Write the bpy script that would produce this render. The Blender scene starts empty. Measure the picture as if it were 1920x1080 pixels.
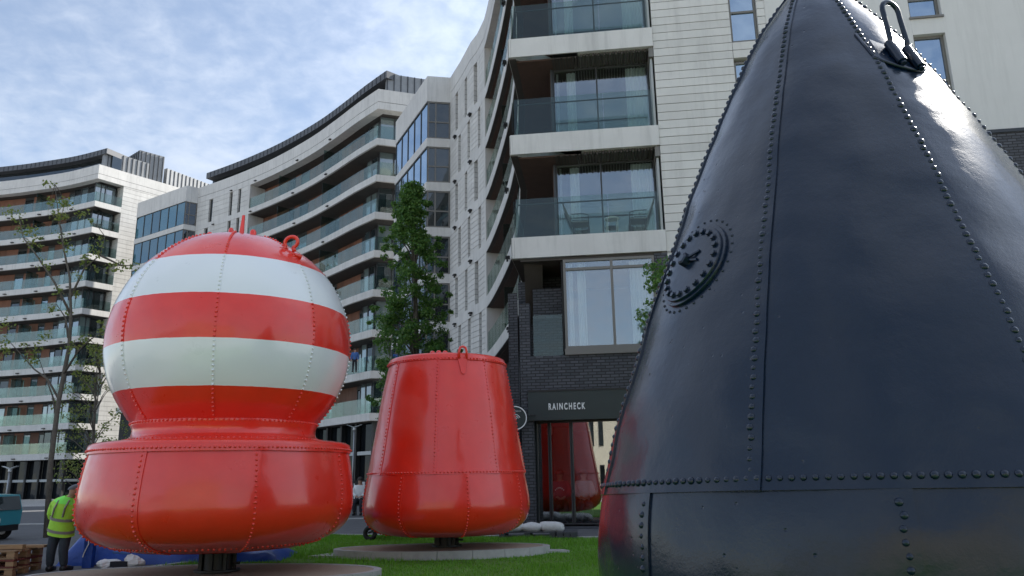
import bpy, bmesh, math, random
from mathutils import Vector, Matrix, noise
random.seed(7)
S = bpy.context.scene
COL = S.collection
R = math.radians

# ------------------------------------------------------------------ camera
F_PX = 1450.0
PITCH = math.atan((898 - 540) / F_PX)
ROLL = 0.017
cam_d = bpy.data.cameras.new("camera")
cam_d.sensor_width = 36
cam_d.lens = F_PX / 1920 * 36
cam_d.clip_start = 0.05
cam_d.clip_end = 3000
cam = bpy.data.objects.new("camera", cam_d)
COL.objects.link(cam)
fw = Vector((0, math.cos(PITCH), math.sin(PITCH)))
r0 = Vector((1, 0, 0)); u0 = Vector((0, -math.sin(PITCH), math.cos(PITCH)))
up = u0 * math.cos(ROLL) + r0 * math.sin(ROLL)
rt = r0 * math.cos(ROLL) - u0 * math.sin(ROLL)
M = Matrix((rt, up, -fw)).transposed().to_4x4()
M.translation = Vector((0, 0, 1.5))
cam.matrix_world = M
S.camera = cam

# ------------------------------------------------------------------ light
SUN_DIR = Vector((0.63, 0.445, 0.64)).normalized()
sun_el = math.asin(SUN_DIR.z)
sun_az = math.atan2(SUN_DIR.x, SUN_DIR.y)
SKY_STRENGTH = 0.066
world = bpy.data.worlds.new("World")
S.world = world
world.use_nodes = True
nt = world.node_tree; N = nt.nodes; Lk = nt.links
N.clear()
wo = N.new('ShaderNodeOutputWorld'); bg = N.new('ShaderNodeBackground')
sky = N.new('ShaderNodeTexSky'); sky.sky_type = 'NISHITA'; sky.sun_disc = False
sky.sun_elevation = sun_el; sky.sun_rotation = sun_az
sky.air_density = 1.0; sky.dust_density = 0.15; sky.ozone_density = 1.5
tc = N.new('ShaderNodeTexCoord'); sp = N.new('ShaderNodeSeparateXYZ')
Lk.new(tc.outputs['Generated'], sp.inputs[0])
def wmath(op, a, b=None, **k):
    n = N.new('ShaderNodeMath'); n.operation = op
    for i, v in enumerate((a, b)):
        if v is None: continue
        if isinstance(v, (int, float)): n.inputs[i].default_value = v
        else: Lk.new(v, n.inputs[i])
    return n.outputs[0]
zc = wmath('MAXIMUM', sp.outputs[2], 0.0)
den = wmath('ADD', zc, 0.22)
cx = wmath('DIVIDE', sp.outputs[0], den); cy = wmath('DIVIDE', sp.outputs[1], den)
cmb = N.new('ShaderNodeCombineXYZ'); Lk.new(cx, cmb.inputs[0]); Lk.new(cy, cmb.inputs[1])
n1 = N.new('ShaderNodeTexNoise'); n1.inputs['Scale'].default_value = 1.6; n1.inputs['Detail'].default_value = 2; n1.inputs['Distortion'].default_value = 0.2
n2 = N.new('ShaderNodeTexNoise'); n2.inputs['Scale'].default_value = 19; n2.inputs['Detail'].default_value = 7; n2.inputs['Roughness'].default_value = 0.55
n2.inputs['Distortion'].default_value = 0.25
Lk.new(cmb.outputs[0], n1.inputs['Vector']); Lk.new(cmb.outputs[0], n2.inputs['Vector'])
s1 = wmath('MULTIPLY', n1.outputs['Fac'], 1.5); s2 = wmath('MULTIPLY', n2.outputs['Fac'], 0.75)
ss = wmath('ADD', s1, s2)
rmp = N.new('ShaderNodeMapRange'); rmp.inputs['From Min'].default_value = 0.80; rmp.inputs['From Max'].default_value = 1.55
rmp.inputs['To Min'].default_value = 0.26; rmp.inputs['To Max'].default_value = 0.9
rmp.interpolation_type = 'SMOOTHSTEP'
Lk.new(ss, rmp.inputs['Value'])
mixc = N.new('ShaderNodeMix'); mixc.data_type = 'RGBA'
Lk.new(rmp.outputs[0], mixc.inputs['Factor'])
Lk.new(sky.outputs[0], mixc.inputs['A'])
# thin cloud scatters sunlight forward, so it is brighter towards the sun
vd = N.new('ShaderNodeVectorMath'); vd.operation = 'DOT_PRODUCT'; Lk.new(tc.outputs['Generated'], vd.inputs[0]); vd.inputs[1].default_value = SUN_DIR
dp = wmath('POWER', wmath('MAXIMUM', vd.outputs['Value'], 0.0), 4.0)
gain = wmath('ADD', wmath('MULTIPLY', dp, 1.2), 1.0)
cs_ = N.new('ShaderNodeVectorMath'); cs_.operation = 'SCALE'; cs_.inputs[0].default_value = (4.25, 4.75, 5.6); Lk.new(gain, cs_.inputs['Scale'])
Lk.new(cs_.outputs[0], mixc.inputs['B'])
Lk.new(mixc.outputs['Result'], bg.inputs['Color'])
bg.inputs['Strength'].default_value = SKY_STRENGTH
Lk.new(bg.outputs[0], wo.inputs[0])

sd = bpy.data.lights.new("sun", 'SUN'); sd.energy = 3.6; sd.angle = R(0.5); sd.color = (1.0, 0.95, 0.87)
sun = bpy.data.objects.new("sun", sd); COL.objects.link(sun)
sun.rotation_euler = (-SUN_DIR).to_track_quat('-Z', 'Y').to_euler()
S.view_settings.view_transform = 'Standard'; S.view_settings.look = 'None'
S.view_settings.gamma = 1; S.view_settings.exposure = 1.5
S.view_settings.use_curve_mapping = False
S.render.engine = 'CYCLES'
S.cycles.max_bounces = 8; S.cycles.transparent_max_bounces = 16

# ------------------------------------------------------------------ materials
MATS = {}
def mat(name, col, rough=0.6, metal=0.0, spec=0.5, coat=0.0, coat_rough=0.05, var=0.0, vscale=3.0, bump=0.0, bscale=20.0,
        bdist=0.02, col2=None, streak=0.0, oscale=1.0, objvar=0.0, bump2=0.0, b2scale=2.0, stretch=None):
    m = bpy.data.materials.new(name); m.use_nodes = True
    t = m.node_tree; n = t.nodes; l = t.links
    p = n['Principled BSDF']
    p.inputs['Base Color'].default_value = (*col, 1)
    p.inputs['Roughness'].default_value = rough; p.inputs['Metallic'].default_value = metal
    p.inputs['Specular IOR Level'].default_value = spec
    p.inputs['Coat Weight'].default_value = coat; p.inputs['Coat Roughness'].default_value = coat_rough
    tcn = n.new('ShaderNodeTexCoord')
    vec = tcn.outputs['Object']
    if stretch:
        mp = n.new('ShaderNodeMapping'); mp.inputs['Scale'].default_value = stretch
        l.new(vec, mp.inputs[0]); vec = mp.outputs[0]
    src = None
    if var > 0 or col2 is not None:
        nz = n.new('ShaderNodeTexNoise'); nz.inputs['Scale'].default_value = vscale; nz.inputs['Detail'].default_value = 6
        nz.inputs['Roughness'].default_value = 0.65
        l.new(vec, nz.inputs['Vector'])
        mr = n.new('ShaderNodeMapRange'); mr.inputs['From Min'].default_value = 0.3; mr.inputs['From Max'].default_value = 0.7
        l.new(nz.outputs['Fac'], mr.inputs['Value'])
        mx = n.new('ShaderNodeMix'); mx.data_type = 'RGBA'
        c2 = col2 if col2 is not None else tuple(c * (1 - var) for c in col)
        mx.inputs['A'].default_value = (*col, 1); mx.inputs['B'].default_value = (*c2, 1)
        l.new(mr.outputs[0], mx.inputs['Factor']); src = mx.outputs['Result']
        l.new(src, p.inputs['Base Color'])
    if objvar > 0:
        oi = n.new('ShaderNodeObjectInfo'); mr = n.new('ShaderNodeMapRange')
        mr.inputs['To Min'].default_value = 1 - objvar; mr.inputs['To Max'].default_value = 1 + objvar
        l.new(oi.outputs['Random'], mr.inputs['Value'])
        vm = n.new('ShaderNodeVectorMath'); vm.operation = 'SCALE'
        if src is None: vm.inputs[0].default_value = col
        else: l.new(src, vm.inputs[0])
        l.new(mr.outputs[0], vm.inputs['Scale']); l.new(vm.outputs[0], p.inputs['Base Color'])
    if streak > 0:
        mp2 = n.new('ShaderNodeMapping'); mp2.inputs['Scale'].default_value = (2.6, 2.6, 0.22); l.new(tcn.outputs['Object'], mp2.inputs[0])
        ns = n.new('ShaderNodeTexNoise'); ns.inputs['Scale'].default_value = 1.6; ns.inputs['Detail'].default_value = 6; ns.inputs['Roughness'].default_value = 0.7
        l.new(mp2.outputs[0], ns.inputs['Vector'])
        ms = n.new('ShaderNodeMapRange'); ms.inputs['From Min'].default_value = 0.48; ms.inputs['From Max'].default_value = 0.72
        ms.inputs['To Min'].default_value = 1.0; ms.inputs['To Max'].default_value = 1 - streak; l.new(ns.outputs['Fac'], ms.inputs['Value'])
        vs_ = n.new('ShaderNodeVectorMath'); vs_.operation = 'SCALE'; l.new(ms.outputs[0], vs_.inputs['Scale'])
        cur = p.inputs['Base Color'].links[0].from_socket; l.new(cur, vs_.inputs[0]); l.new(vs_.outputs[0], p.inputs['Base Color'])
    if bump > 0:
        nb = n.new('ShaderNodeTexNoise'); nb.inputs['Scale'].default_value = bscale; nb.inputs['Detail'].default_value = 5
        l.new(vec, nb.inputs['Vector'])
        bp = n.new('ShaderNodeBump'); bp.inputs['Strength'].default_value = bump; bp.inputs['Distance'].default_value = bdist
        l.new(nb.outputs['Fac'], bp.inputs['Height'])
        if bump2 > 0:
            nb2 = n.new('ShaderNodeTexNoise'); nb2.inputs['Scale'].default_value = b2scale; nb2.inputs['Detail'].default_value = 2
            l.new(vec, nb2.inputs['Vector'])
            bp2 = n.new('ShaderNodeBump'); bp2.inputs['Strength'].default_value = bump2; bp2.inputs['Distance'].default_value = 0.05
            l.new(nb2.outputs['Fac'], bp2.inputs['Height']); l.new(bp2.outputs[0], bp.inputs['Normal'])
        l.new(bp.outputs[0], p.inputs['Normal']); l.new(bp.outputs[0], p.inputs['Coat Normal'])
    MATS[name] = m
    return m

def paint_mat(name, col, rough=0.16, bands=None, col2=None, orange=0.25, dents=0.35, pits=0.0, coat=0.6, crough=0.04, dust=0.0, spec=0.5, cior=1.5):
    """thick gloss paint over riveted plate: orange-peel, brush drag, soft dents, pits"""
    m = bpy.data.materials.new(name); m.use_nodes = True
    t = m.node_tree; n = t.nodes; l = t.links; p = n['Principled BSDF']
    p.inputs['Specular IOR Level'].default_value = spec; p.inputs['Coat IOR'].default_value = cior
    tcn = n.new('ShaderNodeTexCoord'); vec = tcn.outputs['Object']
    def nz(sc, det=4, rg=0.55):
        a = n.new('ShaderNodeTexNoise'); a.inputs['Scale'].default_value = sc; a.inputs['Detail'].default_value = det
        a.inputs['Roughness'].default_value = rg; l.new(vec, a.inputs['Vector']); return a.outputs['Fac']
    base = n.new('ShaderNodeMix'); base.data_type = 'RGBA'
    base.inputs['A'].default_value = (*col, 1)
    base.inputs['B'].default_value = (*[c * 0.74 for c in col], 1)
    l.new(nz(2.4, 8, 0.7), base.inputs['Factor']); out = base.outputs['Result']
    if bands:
        spz = n.new('ShaderNodeSeparateXYZ'); l.new(vec, spz.inputs[0])
        wv = n.new('ShaderNodeMath'); wv.operation = 'MULTIPLY_ADD'; l.new(nz(6, 2), wv.inputs[0]); wv.inputs[1].default_value = 0.012
        l.new(spz.outputs[2], wv.inputs[2])
        fac = None
        for (a, b) in bands:
            g = n.new('ShaderNodeMath'); g.operation = 'GREATER_THAN'; l.new(wv.outputs[0], g.inputs[0]); g.inputs[1].default_value = a
            h = n.new('ShaderNodeMath'); h.operation = 'LESS_THAN'; l.new(wv.outputs[0], h.inputs[0]); h.inputs[1].default_value = b
            k = n.new('ShaderNodeMath'); k.operation = 'MULTIPLY'; l.new(g.outputs[0], k.inputs[0]); l.new(h.outputs[0], k.inputs[1])
            if fac is None: fac = k.outputs[0]
            else:
                q = n.new('ShaderNodeMath'); q.operation = 'ADD'; l.new(fac, q.inputs[0]); l.new(k.outputs[0], q.inputs[1]); fac = q.outputs[0]
        mx = n.new('ShaderNodeMix'); mx.data_type = 'RGBA'; l.new(fac, mx.inputs['Factor']); l.new(out, mx.inputs['A'])
        mx.inputs['B'].default_value = (*col2, 1); out = mx.outputs['Result']
    if dust > 0:
        dm = n.new('ShaderNodeMapRange'); dm.inputs['From Min'].default_value = 0.52; dm.inputs['From Max'].default_value = 0.72
        dm.inputs['To Max'].default_value = dust
        l.new(nz(2.3, 8, 0.7), dm.inputs['Value'])
        dx = n.new('ShaderNodeMix'); dx.data_type = 'RGBA'; l.new(dm.outputs[0], dx.inputs['Factor']); l.new(out, dx.inputs['A'])
        dx.inputs['B'].default_value = (0.10, 0.105, 0.11, 1); out = dx.outputs['Result']
    l.new(out, p.inputs['Base Color'])
    rr = n.new('ShaderNodeMapRange'); rr.inputs['From Min'].default_value = 0.3; rr.inputs['From Max'].default_value = 0.75
    rr.inputs['To Min'].default_value = rough * 0.75; rr.inputs['To Max'].default_value = rough * 1.5
    l.new(nz(3.1, 7, 0.7), rr.inputs['Value']); l.new(rr.outputs[0], p.inputs['Roughness'])
    p.inputs['Coat Weight'].default_value = coat; p.inputs['Coat Roughness'].default_value = crough
    prev = None
    for sc, st, ds, det in ((1.6, dents, 0.06, 1), (14, orange * 0.8, 0.006, 3), (90, orange, 0.0012, 2)):
        b = n.new('ShaderNodeBump'); b.inputs['Strength'].default_value = st; b.inputs['Distance'].default_value = ds
        l.new(nz(sc, det), b.inputs['Height'])
        if prev: l.new(prev, b.inputs['Normal'])
        prev = b.outputs[0]
    if pits > 0:
        v = n.new('ShaderNodeTexVoronoi'); v.inputs['Scale'].default_value = 9; l.new(vec, v.inputs['Vector'])
        mr = n.new('ShaderNodeMapRange'); mr.inputs['From Min'].default_value = 0.0; mr.inputs['From Max'].default_value = 0.10
        l.new(v.outputs['Distance'], mr.inputs['Value'])
        gate = n.new('ShaderNodeMapRange'); gate.inputs['From Min'].default_value = 0.5; gate.inputs['From Max'].default_value = 0.6
        l.new(nz(1.1, 3), gate.inputs['Value'])
        inv = n.new('ShaderNodeMath'); inv.operation = 'SUBTRACT'; inv.inputs[0].default_value = 1; l.new(mr.outputs[0], inv.inputs[1])
        mu = n.new('ShaderNodeMath'); mu.operation = 'MULTIPLY'; l.new(inv.outputs[0], mu.inputs[0]); l.new(gate.outputs[0], mu.inputs[1])
        b = n.new('ShaderNodeBump'); b.inputs['Strength'].default_value = pits; b.inputs['Distance'].default_value = 0.006; b.invert = True
        l.new(mu.outputs[0], b.inputs['Height']); l.new(prev, b.inputs['Normal']); prev = b.outputs[0]
    l.new(prev, p.inputs['Normal']); l.new(prev, p.inputs['Coat Normal'])
    MATS[name] = m; return m

def glass_mat(name, tint, refl=0.12, rough=0.0, gcol=(1, 1, 1), graze=0.6):
    m = bpy.data.materials.new(name); m.use_nodes = True
    t = m.node_tree; n = t.nodes; l = t.links; n.clear()
    o = n.new('ShaderNodeOutputMaterial'); mx = n.new('ShaderNodeMixShader')
    tr = n.new('ShaderNodeBsdfTransparent'); tr.inputs[0].default_value = (*tint, 1)
    gl = n.new('ShaderNodeBsdfGlossy'); gl.inputs['Color'].default_value = (*gcol, 1); gl.inputs['Roughness'].default_value = rough
    lw = n.new('ShaderNodeLayerWeight'); lw.inputs['Blend'].default_value = 0.35
    mr = n.new('ShaderNodeMapRange'); mr.inputs['To Min'].default_value = refl; mr.inputs['To Max'].default_value = graze
    l.new(lw.outputs['Fresnel'], mr.inputs['Value']); l.new(mr.outputs[0], mx.inputs[0])
    l.new(tr.outputs[0], mx.inputs[1]); l.new(gl.outputs[0], mx.inputs[2]); l.new(mx.outputs[0], o.inputs[0])
    MATS[name] = m; return m

def dark_glass(name, base, refl=0.25, gcol=(0.85, 0.92, 1.0), graze=0.6):
    m = bpy.data.materials.new(name); m.use_nodes = True
    t = m.node_tree; n = t.nodes; l = t.links; n.clear()
    o = n.new('ShaderNodeOutputMaterial'); mx = n.new('ShaderNodeMixShader')
    df = n.new('ShaderNodeBsdfDiffuse')
    oi = n.new('ShaderNodeObjectInfo'); mr0 = n.new('ShaderNodeMapRange'); mr0.inputs['To Min'].default_value = 0.45; mr0.inputs['To Max'].default_value = 1.7
    l.new(oi.outputs['Random'], mr0.inputs['Value'])
    vm = n.new('ShaderNodeVectorMath'); vm.operation = 'SCALE'; vm.inputs[0].default_value = base; l.new(mr0.outputs[0], vm.inputs['Scale'])
    l.new(vm.outputs[0], df.inputs[0])
    gl = n.new('ShaderNodeBsdfGlossy'); gl.inputs['Color'].default_value = (*gcol, 1); gl.inputs['Roughness'].default_value = 0.015
    tcn = n.new('ShaderNodeTexCoord'); nb = n.new('ShaderNodeTexNoise'); nb.inputs['Scale'].default_value = 0.9
    l.new(tcn.outputs['Object'], nb.inputs['Vector'])
    bp = n.new('ShaderNodeBump'); bp.inputs['Strength'].default_value = 0.12; bp.inputs['Distance'].default_value = 0.05
    l.new(nb.outputs['Fac'], bp.inputs['Height']); l.new(bp.outputs[0], gl.inputs['Normal'])
    lw = n.new('ShaderNodeLayerWeight'); lw.inputs['Blend'].default_value = 0.4
    mr = n.new('ShaderNodeMapRange'); mr.inputs['To Min'].default_value = refl; mr.inputs['To Max'].default_value = graze
    l.new(lw.outputs['Fresnel'], mr.inputs['Value']); l.new(mr.outputs[0], mx.inputs[0])
    l.new(df.outputs[0], mx.inputs[1]); l.new(gl.outputs[0], mx.inputs[2]); l.new(mx.outputs[0], o.inputs[0])
    MATS[name] = m; return m

RED = (0.94, 0.032, 0.012)
paint_mat('red_paint', RED, rough=0.32, coat=0.8, crough=0.11)
paint_mat('red_white_paint', RED, rough=0.32, coat=0.8, crough=0.09, bands=[(2.905, 3.585), (4.275, 4.965)], col2=(0.80, 0.82, 0.82))
paint_mat('navy_paint', (0.0005, 0.010, 0.031), rough=0.36, coat=1.0, crough=0.19, cior=1.44, orange=0.5, dents=0.45, pits=0.8, dust=0.03, spec=0.12)
mat('cladding', (0.64, 0.625, 0.59), streak=0.16, rough=0.75, var=0.14, vscale=0.9, objvar=0.06, bump=0.1, bscale=60, bdist=0.003)
mat('render', (0.62, 0.61, 0.58), streak=0.10, rough=0.85, var=0.10, vscale=0.5, bump=0.15, bscale=90, bdist=0.003)
mat('band', (0.64, 0.625, 0.595), streak=0.20, rough=0.7, var=0.14, vscale=0.8, objvar=0.03, bump=0.08, bscale=40, bdist=0.003)
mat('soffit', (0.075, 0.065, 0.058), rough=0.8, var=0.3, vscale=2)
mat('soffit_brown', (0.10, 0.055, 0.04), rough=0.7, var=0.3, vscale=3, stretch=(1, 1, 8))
mat('timber', (0.235, 0.105, 0.062), rough=0.6, col2=(0.16, 0.065, 0.04), vscale=2.5, objvar=0.25, stretch=(1, 1, 0.3))
mat('zinc', (0.27, 0.28, 0.29), rough=0.5, metal=0.15, var=0.25, vscale=1.5, objvar=0.12)
mat('zinc_roof', (0.10, 0.105, 0.115), rough=0.5, metal=0.2, var=0.2, vscale=1.5)
mat('zinc_dark', (0.045, 0.05, 0.058), rough=0.5, metal=0.3, var=0.25, vscale=1.5)
mat('frame', (0.05, 0.052, 0.055), rough=0.45, metal=0.2)
mat('frame_taupe', (0.17, 0.16, 0.145), rough=0.5, metal=0.1)
mat('frame_pale', (0.42, 0.44, 0.44), rough=0.5)
mat('black', (0.012, 0.012, 0.013), rough=0.5)
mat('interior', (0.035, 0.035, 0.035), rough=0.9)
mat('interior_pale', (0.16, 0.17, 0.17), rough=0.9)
mat('curtain', (0.72, 0.76, 0.74), rough=0.9)
mat('sign_green', (0.018, 0.030, 0.030), rough=0.45, var=0.15)
mat('white', (0.75, 0.75, 0.74), rough=0.6)
mat('offwhite', (0.62, 0.62, 0.6), rough=0.7, bump=0.6, bscale=18, bdist=0.02, var=0.15, vscale=8)
mat('steel', (0.30, 0.31, 0.32), rough=0.35, metal=0.8)
mat('bark', (0.14, 0.12, 0.095), rough=0.9, var=0.45, vscale=14, bump=0.6, bscale=40, bdist=0.01)
mat('concrete', (0.44, 0.43, 0.41), rough=0.85, var=0.25, vscale=6, bump=0.3, bscale=60, bdist=0.005, objvar=0.08)
mat('tan_gravel', (0.42, 0.34, 0.25), rough=0.95, col2=(0.29, 0.235, 0.175), vscale=60, bump=0.8, bscale=120, bdist=0.01)
mat('wood', (0.36, 0.22, 0.11), rough=0.8, col2=(0.22, 0.13, 0.07), vscale=6, stretch=(0.4, 4, 4), objvar=0.2)
mat('wood_red', (0.20, 0.035, 0.022), rough=0.75, col2=(0.12, 0.03, 0.02), vscale=8, objvar=0.25)
mat('tarp_blue', (0.010, 0.065, 0.36), rough=0.4, var=0.3, vscale=3, bump=0.5, bscale=4, bdist=0.05)
mat('teal', (0.03, 0.30, 0.36), rough=0.3, coat=0.5, var=0.1)
mat('teal_dark', (0.015, 0.15, 0.18), rough=0.4, var=0.2)
mat('rubber', (0.015, 0.015, 0.016), rough=0.8)
mat('hiviz', (0.42, 0.78, 0.06), rough=0.7, var=0.15, vscale=8, bump=0.4, bscale=7, bdist=0.02)
mat('hiviz_bright', (0.22, 0.85, 0.10), rough=0.7)
mat('reflect', (0.23, 0.21, 0.19), rough=0.5)
mat('jeans', (0.035, 0.045, 0.058), rough=0.9, var=0.3, vscale=12, bump=0.4, bscale=14, bdist=0.02)
mat('skin', (0.45, 0.26, 0.18), rough=0.6)
mat('grey_cap', (0.14, 0.15, 0.17), rough=0.8)
mat('hair', (0.03, 0.02, 0.015), rough=0.7)
mat('cloth_maroon', (0.34, 0.06, 0.09), rough=0.9, var=0.2, vscale=8)
mat('cloth_grey', (0.62, 0.58, 0.60), rough=0.9, var=0.2, vscale=8)
mat('cloth_dark', (0.02, 0.02, 0.028), rough=0.9)
mat('cloth_blue', (0.06, 0.14, 0.36), rough=0.9)
mat('cream', (0.60, 0.56, 0.44), rough=0.85, var=0.12, vscale=1)
mat('slate', (0.06, 0.065, 0.075), rough=0.7)
mat('yellow', (0.6, 0.35, 0.03), rough=0.6)
mat('floor_dark', (0.06, 0.055, 0.05), rough=0.4)
glass_mat('balustrade', (0.76, 0.83, 0.80), refl=0.035, graze=0.28, gcol=(0.82, 0.88, 0.86))
glass_mat('divider', (0.67, 0.79, 0.77), refl=0.10, rough=0.15, gcol=(0.6, 0.75, 0.75))
glass_mat('clear_glass', (0.85, 0.89, 0.885), refl=0.20, graze=0.8, gcol=(0.84, 0.87, 0.90))
glass_mat('shop_glass', (0.92, 0.93, 0.93), refl=0.20, graze=0.6, gcol=(0.9, 0.92, 0.95))
dark_glass('pane', (0.035, 0.055, 0.06), refl=0.28)
dark_glass('pane_blue', (0.02, 0.04, 0.05), refl=0.5, gcol=(0.66, 0.82, 1.0), graze=0.75)
dark_glass('pane_dim', (0.020, 0.025, 0.026), refl=0.08, graze=0.3)
dark_glass('pane_teal', (0.02, 0.05, 0.06), refl=0.22, gcol=(0.6, 0.82, 0.95), graze=0.4)
dark_glass('pane_shop', (0.010, 0.012, 0.014), refl=0.03, graze=0.12)
dark_glass('pane_pale', (0.13, 0.17, 0.17), refl=0.22)

def brick_mat(name, c1, c2, mortar, rot=0.0, w=0.225, h=0.065):
    m = bpy.data.materials.new(name); m.use_nodes = True
    t = m.node_tree; n = t.nodes; l = t.links; p = n['Principled BSDF']
    tcn = n.new('ShaderNodeTexCoord'); mp = n.new('ShaderNodeMapping'); mp.inputs['Rotation'].default_value = (0, 0, rot)
    l.new(tcn.outputs['Object'], mp.inputs[0])
    s = n.new('ShaderNodeSeparateXYZ'); l.new(mp.outputs[0], s.inputs[0])
    ad = n.new('ShaderNodeMath'); ad.operation = 'ADD'; l.new(s.outputs[0], ad.inputs[0]); l.new(s.outputs[1], ad.inputs[1])
    c = n.new('ShaderNodeCombineXYZ'); l.new(ad.outputs[0], c.inputs[0]); l.new(s.outputs[2], c.inputs[1])
    b = n.new('ShaderNodeTexBrick'); l.new(c.outputs[0], b.inputs['Vector'])
    b.inputs['Scale'].default_value = 1; b.inputs['Brick Width'].default_value = w; b.inputs['Row Height'].default_value = h + 0.012
    b.inputs['Mortar Size'].default_value = 0.012; b.inputs['Color1'].default_value = (*c1, 1); b.inputs['Color2'].default_value = (*c2, 1)
    b.inputs['Mortar'].default_value = (*mortar, 1)
    l.new(b.outputs['Color'], p.inputs['Base Color']); p.inputs['Roughness'].default_value = 0.75
    bp = n.new('ShaderNodeBump'); bp.inputs['Strength'].default_value = 0.8; bp.inputs['Distance'].default_value = 0.012; bp.invert = True
    l.new(b.outputs['Fac'], bp.inputs['Height']); l.new(bp.outputs[0], p.inputs['Normal'])
    MATS[name] = m; return m
brick_mat('brick', (0.050, 0.053, 0.062), (0.085, 0.088, 0.10), (0.018, 0.018, 0.02), rot=R(7.2))

def ground_mat(name, c1, c2, w, h, mortar):
    m = bpy.data.materials.new(name); m.use_nodes = True
    t = m.node_tree; n = t.nodes; l = t.links; p = n['Principled BSDF']
    tcn = n.new('ShaderNodeTexCoord')
    b = n.new('ShaderNodeTexBrick'); l.new(tcn.outputs['Object'], b.inputs['Vector'])
    b.inputs['Scale'].default_value = 1; b.inputs['Brick Width'].default_value = w; b.inputs['Row Height'].default_value = h
    b.inputs['Mortar Size'].default_value = 0.01; b.inputs['Color1'].default_value = (*c1, 1); b.inputs['Color2'].default_value = (*c2, 1)
    b.inputs['Mortar'].default_value = (*mortar, 1)
    nz = n.new('ShaderNodeTexNoise'); nz.inputs['Scale'].default_value = 1.2; nz.inputs['Detail'].default_value = 8
    l.new(tcn.outputs['Object'], nz.inputs['Vector'])
    mx = n.new('ShaderNodeMix'); mx.data_type = 'RGBA'; mx.blend_type = 'MULTIPLY'; mx.inputs['Factor'].default_value = 0.6
    l.new(b.outputs['Color'], mx.inputs['A']); l.new(nz.outputs['Fac'], mx.inputs['B'])
    vm = n.new('ShaderNodeVectorMath'); vm.operation = 'SCALE'; vm.inputs['Scale'].default_value = 1.4
    l.new(mx.outputs['Result'], vm.inputs[0]); l.new(vm.outputs[0], p.inputs['Base Color']); p.inputs['Roughness'].default_value = 0.8
    MATS[name] = m
ground_mat('paving', (0.36, 0.35, 0.335), (0.43, 0.42, 0.40), 0.6, 0.3, (0.16, 0.16, 0.155))
mat('grass_soil', (0.12, 0.27, 0.028), rough=0.95, col2=(0.11, 0.19, 0.035), vscale=1.6, bump=0.8, bscale=70, bdist=0.03)
def leaf_mat(name, c1, c2, trans=0.25):
    m = bpy.data.materials.new(name); m.use_nodes = True
    t = m.node_tree; n = t.nodes; l = t.links; n.clear()
    o = n.new('ShaderNodeOutputMaterial'); d = n.new('ShaderNodeBsdfPrincipled'); tl = n.new('ShaderNodeBsdfTranslucent'); mx = n.new('ShaderNodeMixShader')
    g = n.new('ShaderNodeNewGeometry'); cr = n.new('ShaderNodeMix'); cr.data_type = 'RGBA'
    cr.inputs['A'].default_value = (*c1, 1); cr.inputs['B'].default_value = (*c2, 1)
    l.new(g.outputs['Random Per Island'], cr.inputs['Factor'])
    l.new(cr.outputs['Result'], d.inputs['Base Color']); l.new(cr.outputs['Result'], tl.inputs[0])
    d.inputs['Roughness'].default_value = 0.5
    mx.inputs[0].default_value = trans; l.new(d.outputs[0], mx.inputs[1]); l.new(tl.outputs[0], mx.inputs[2]); l.new(mx.outputs[0], o.inputs[0])
    MATS[name] = m
leaf_mat('leaf', (0.04, 0.13, 0.022), (0.15, 0.27, 0.05), 0.45)
leaf_mat('leaf_young', (0.13, 0.20, 0.035), (0.24, 0.25, 0.06), 0.4)
leaf_mat('grass_blade', (0.12, 0.31, 0.02), (0.20, 0.42, 0.04), 0.45)

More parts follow.
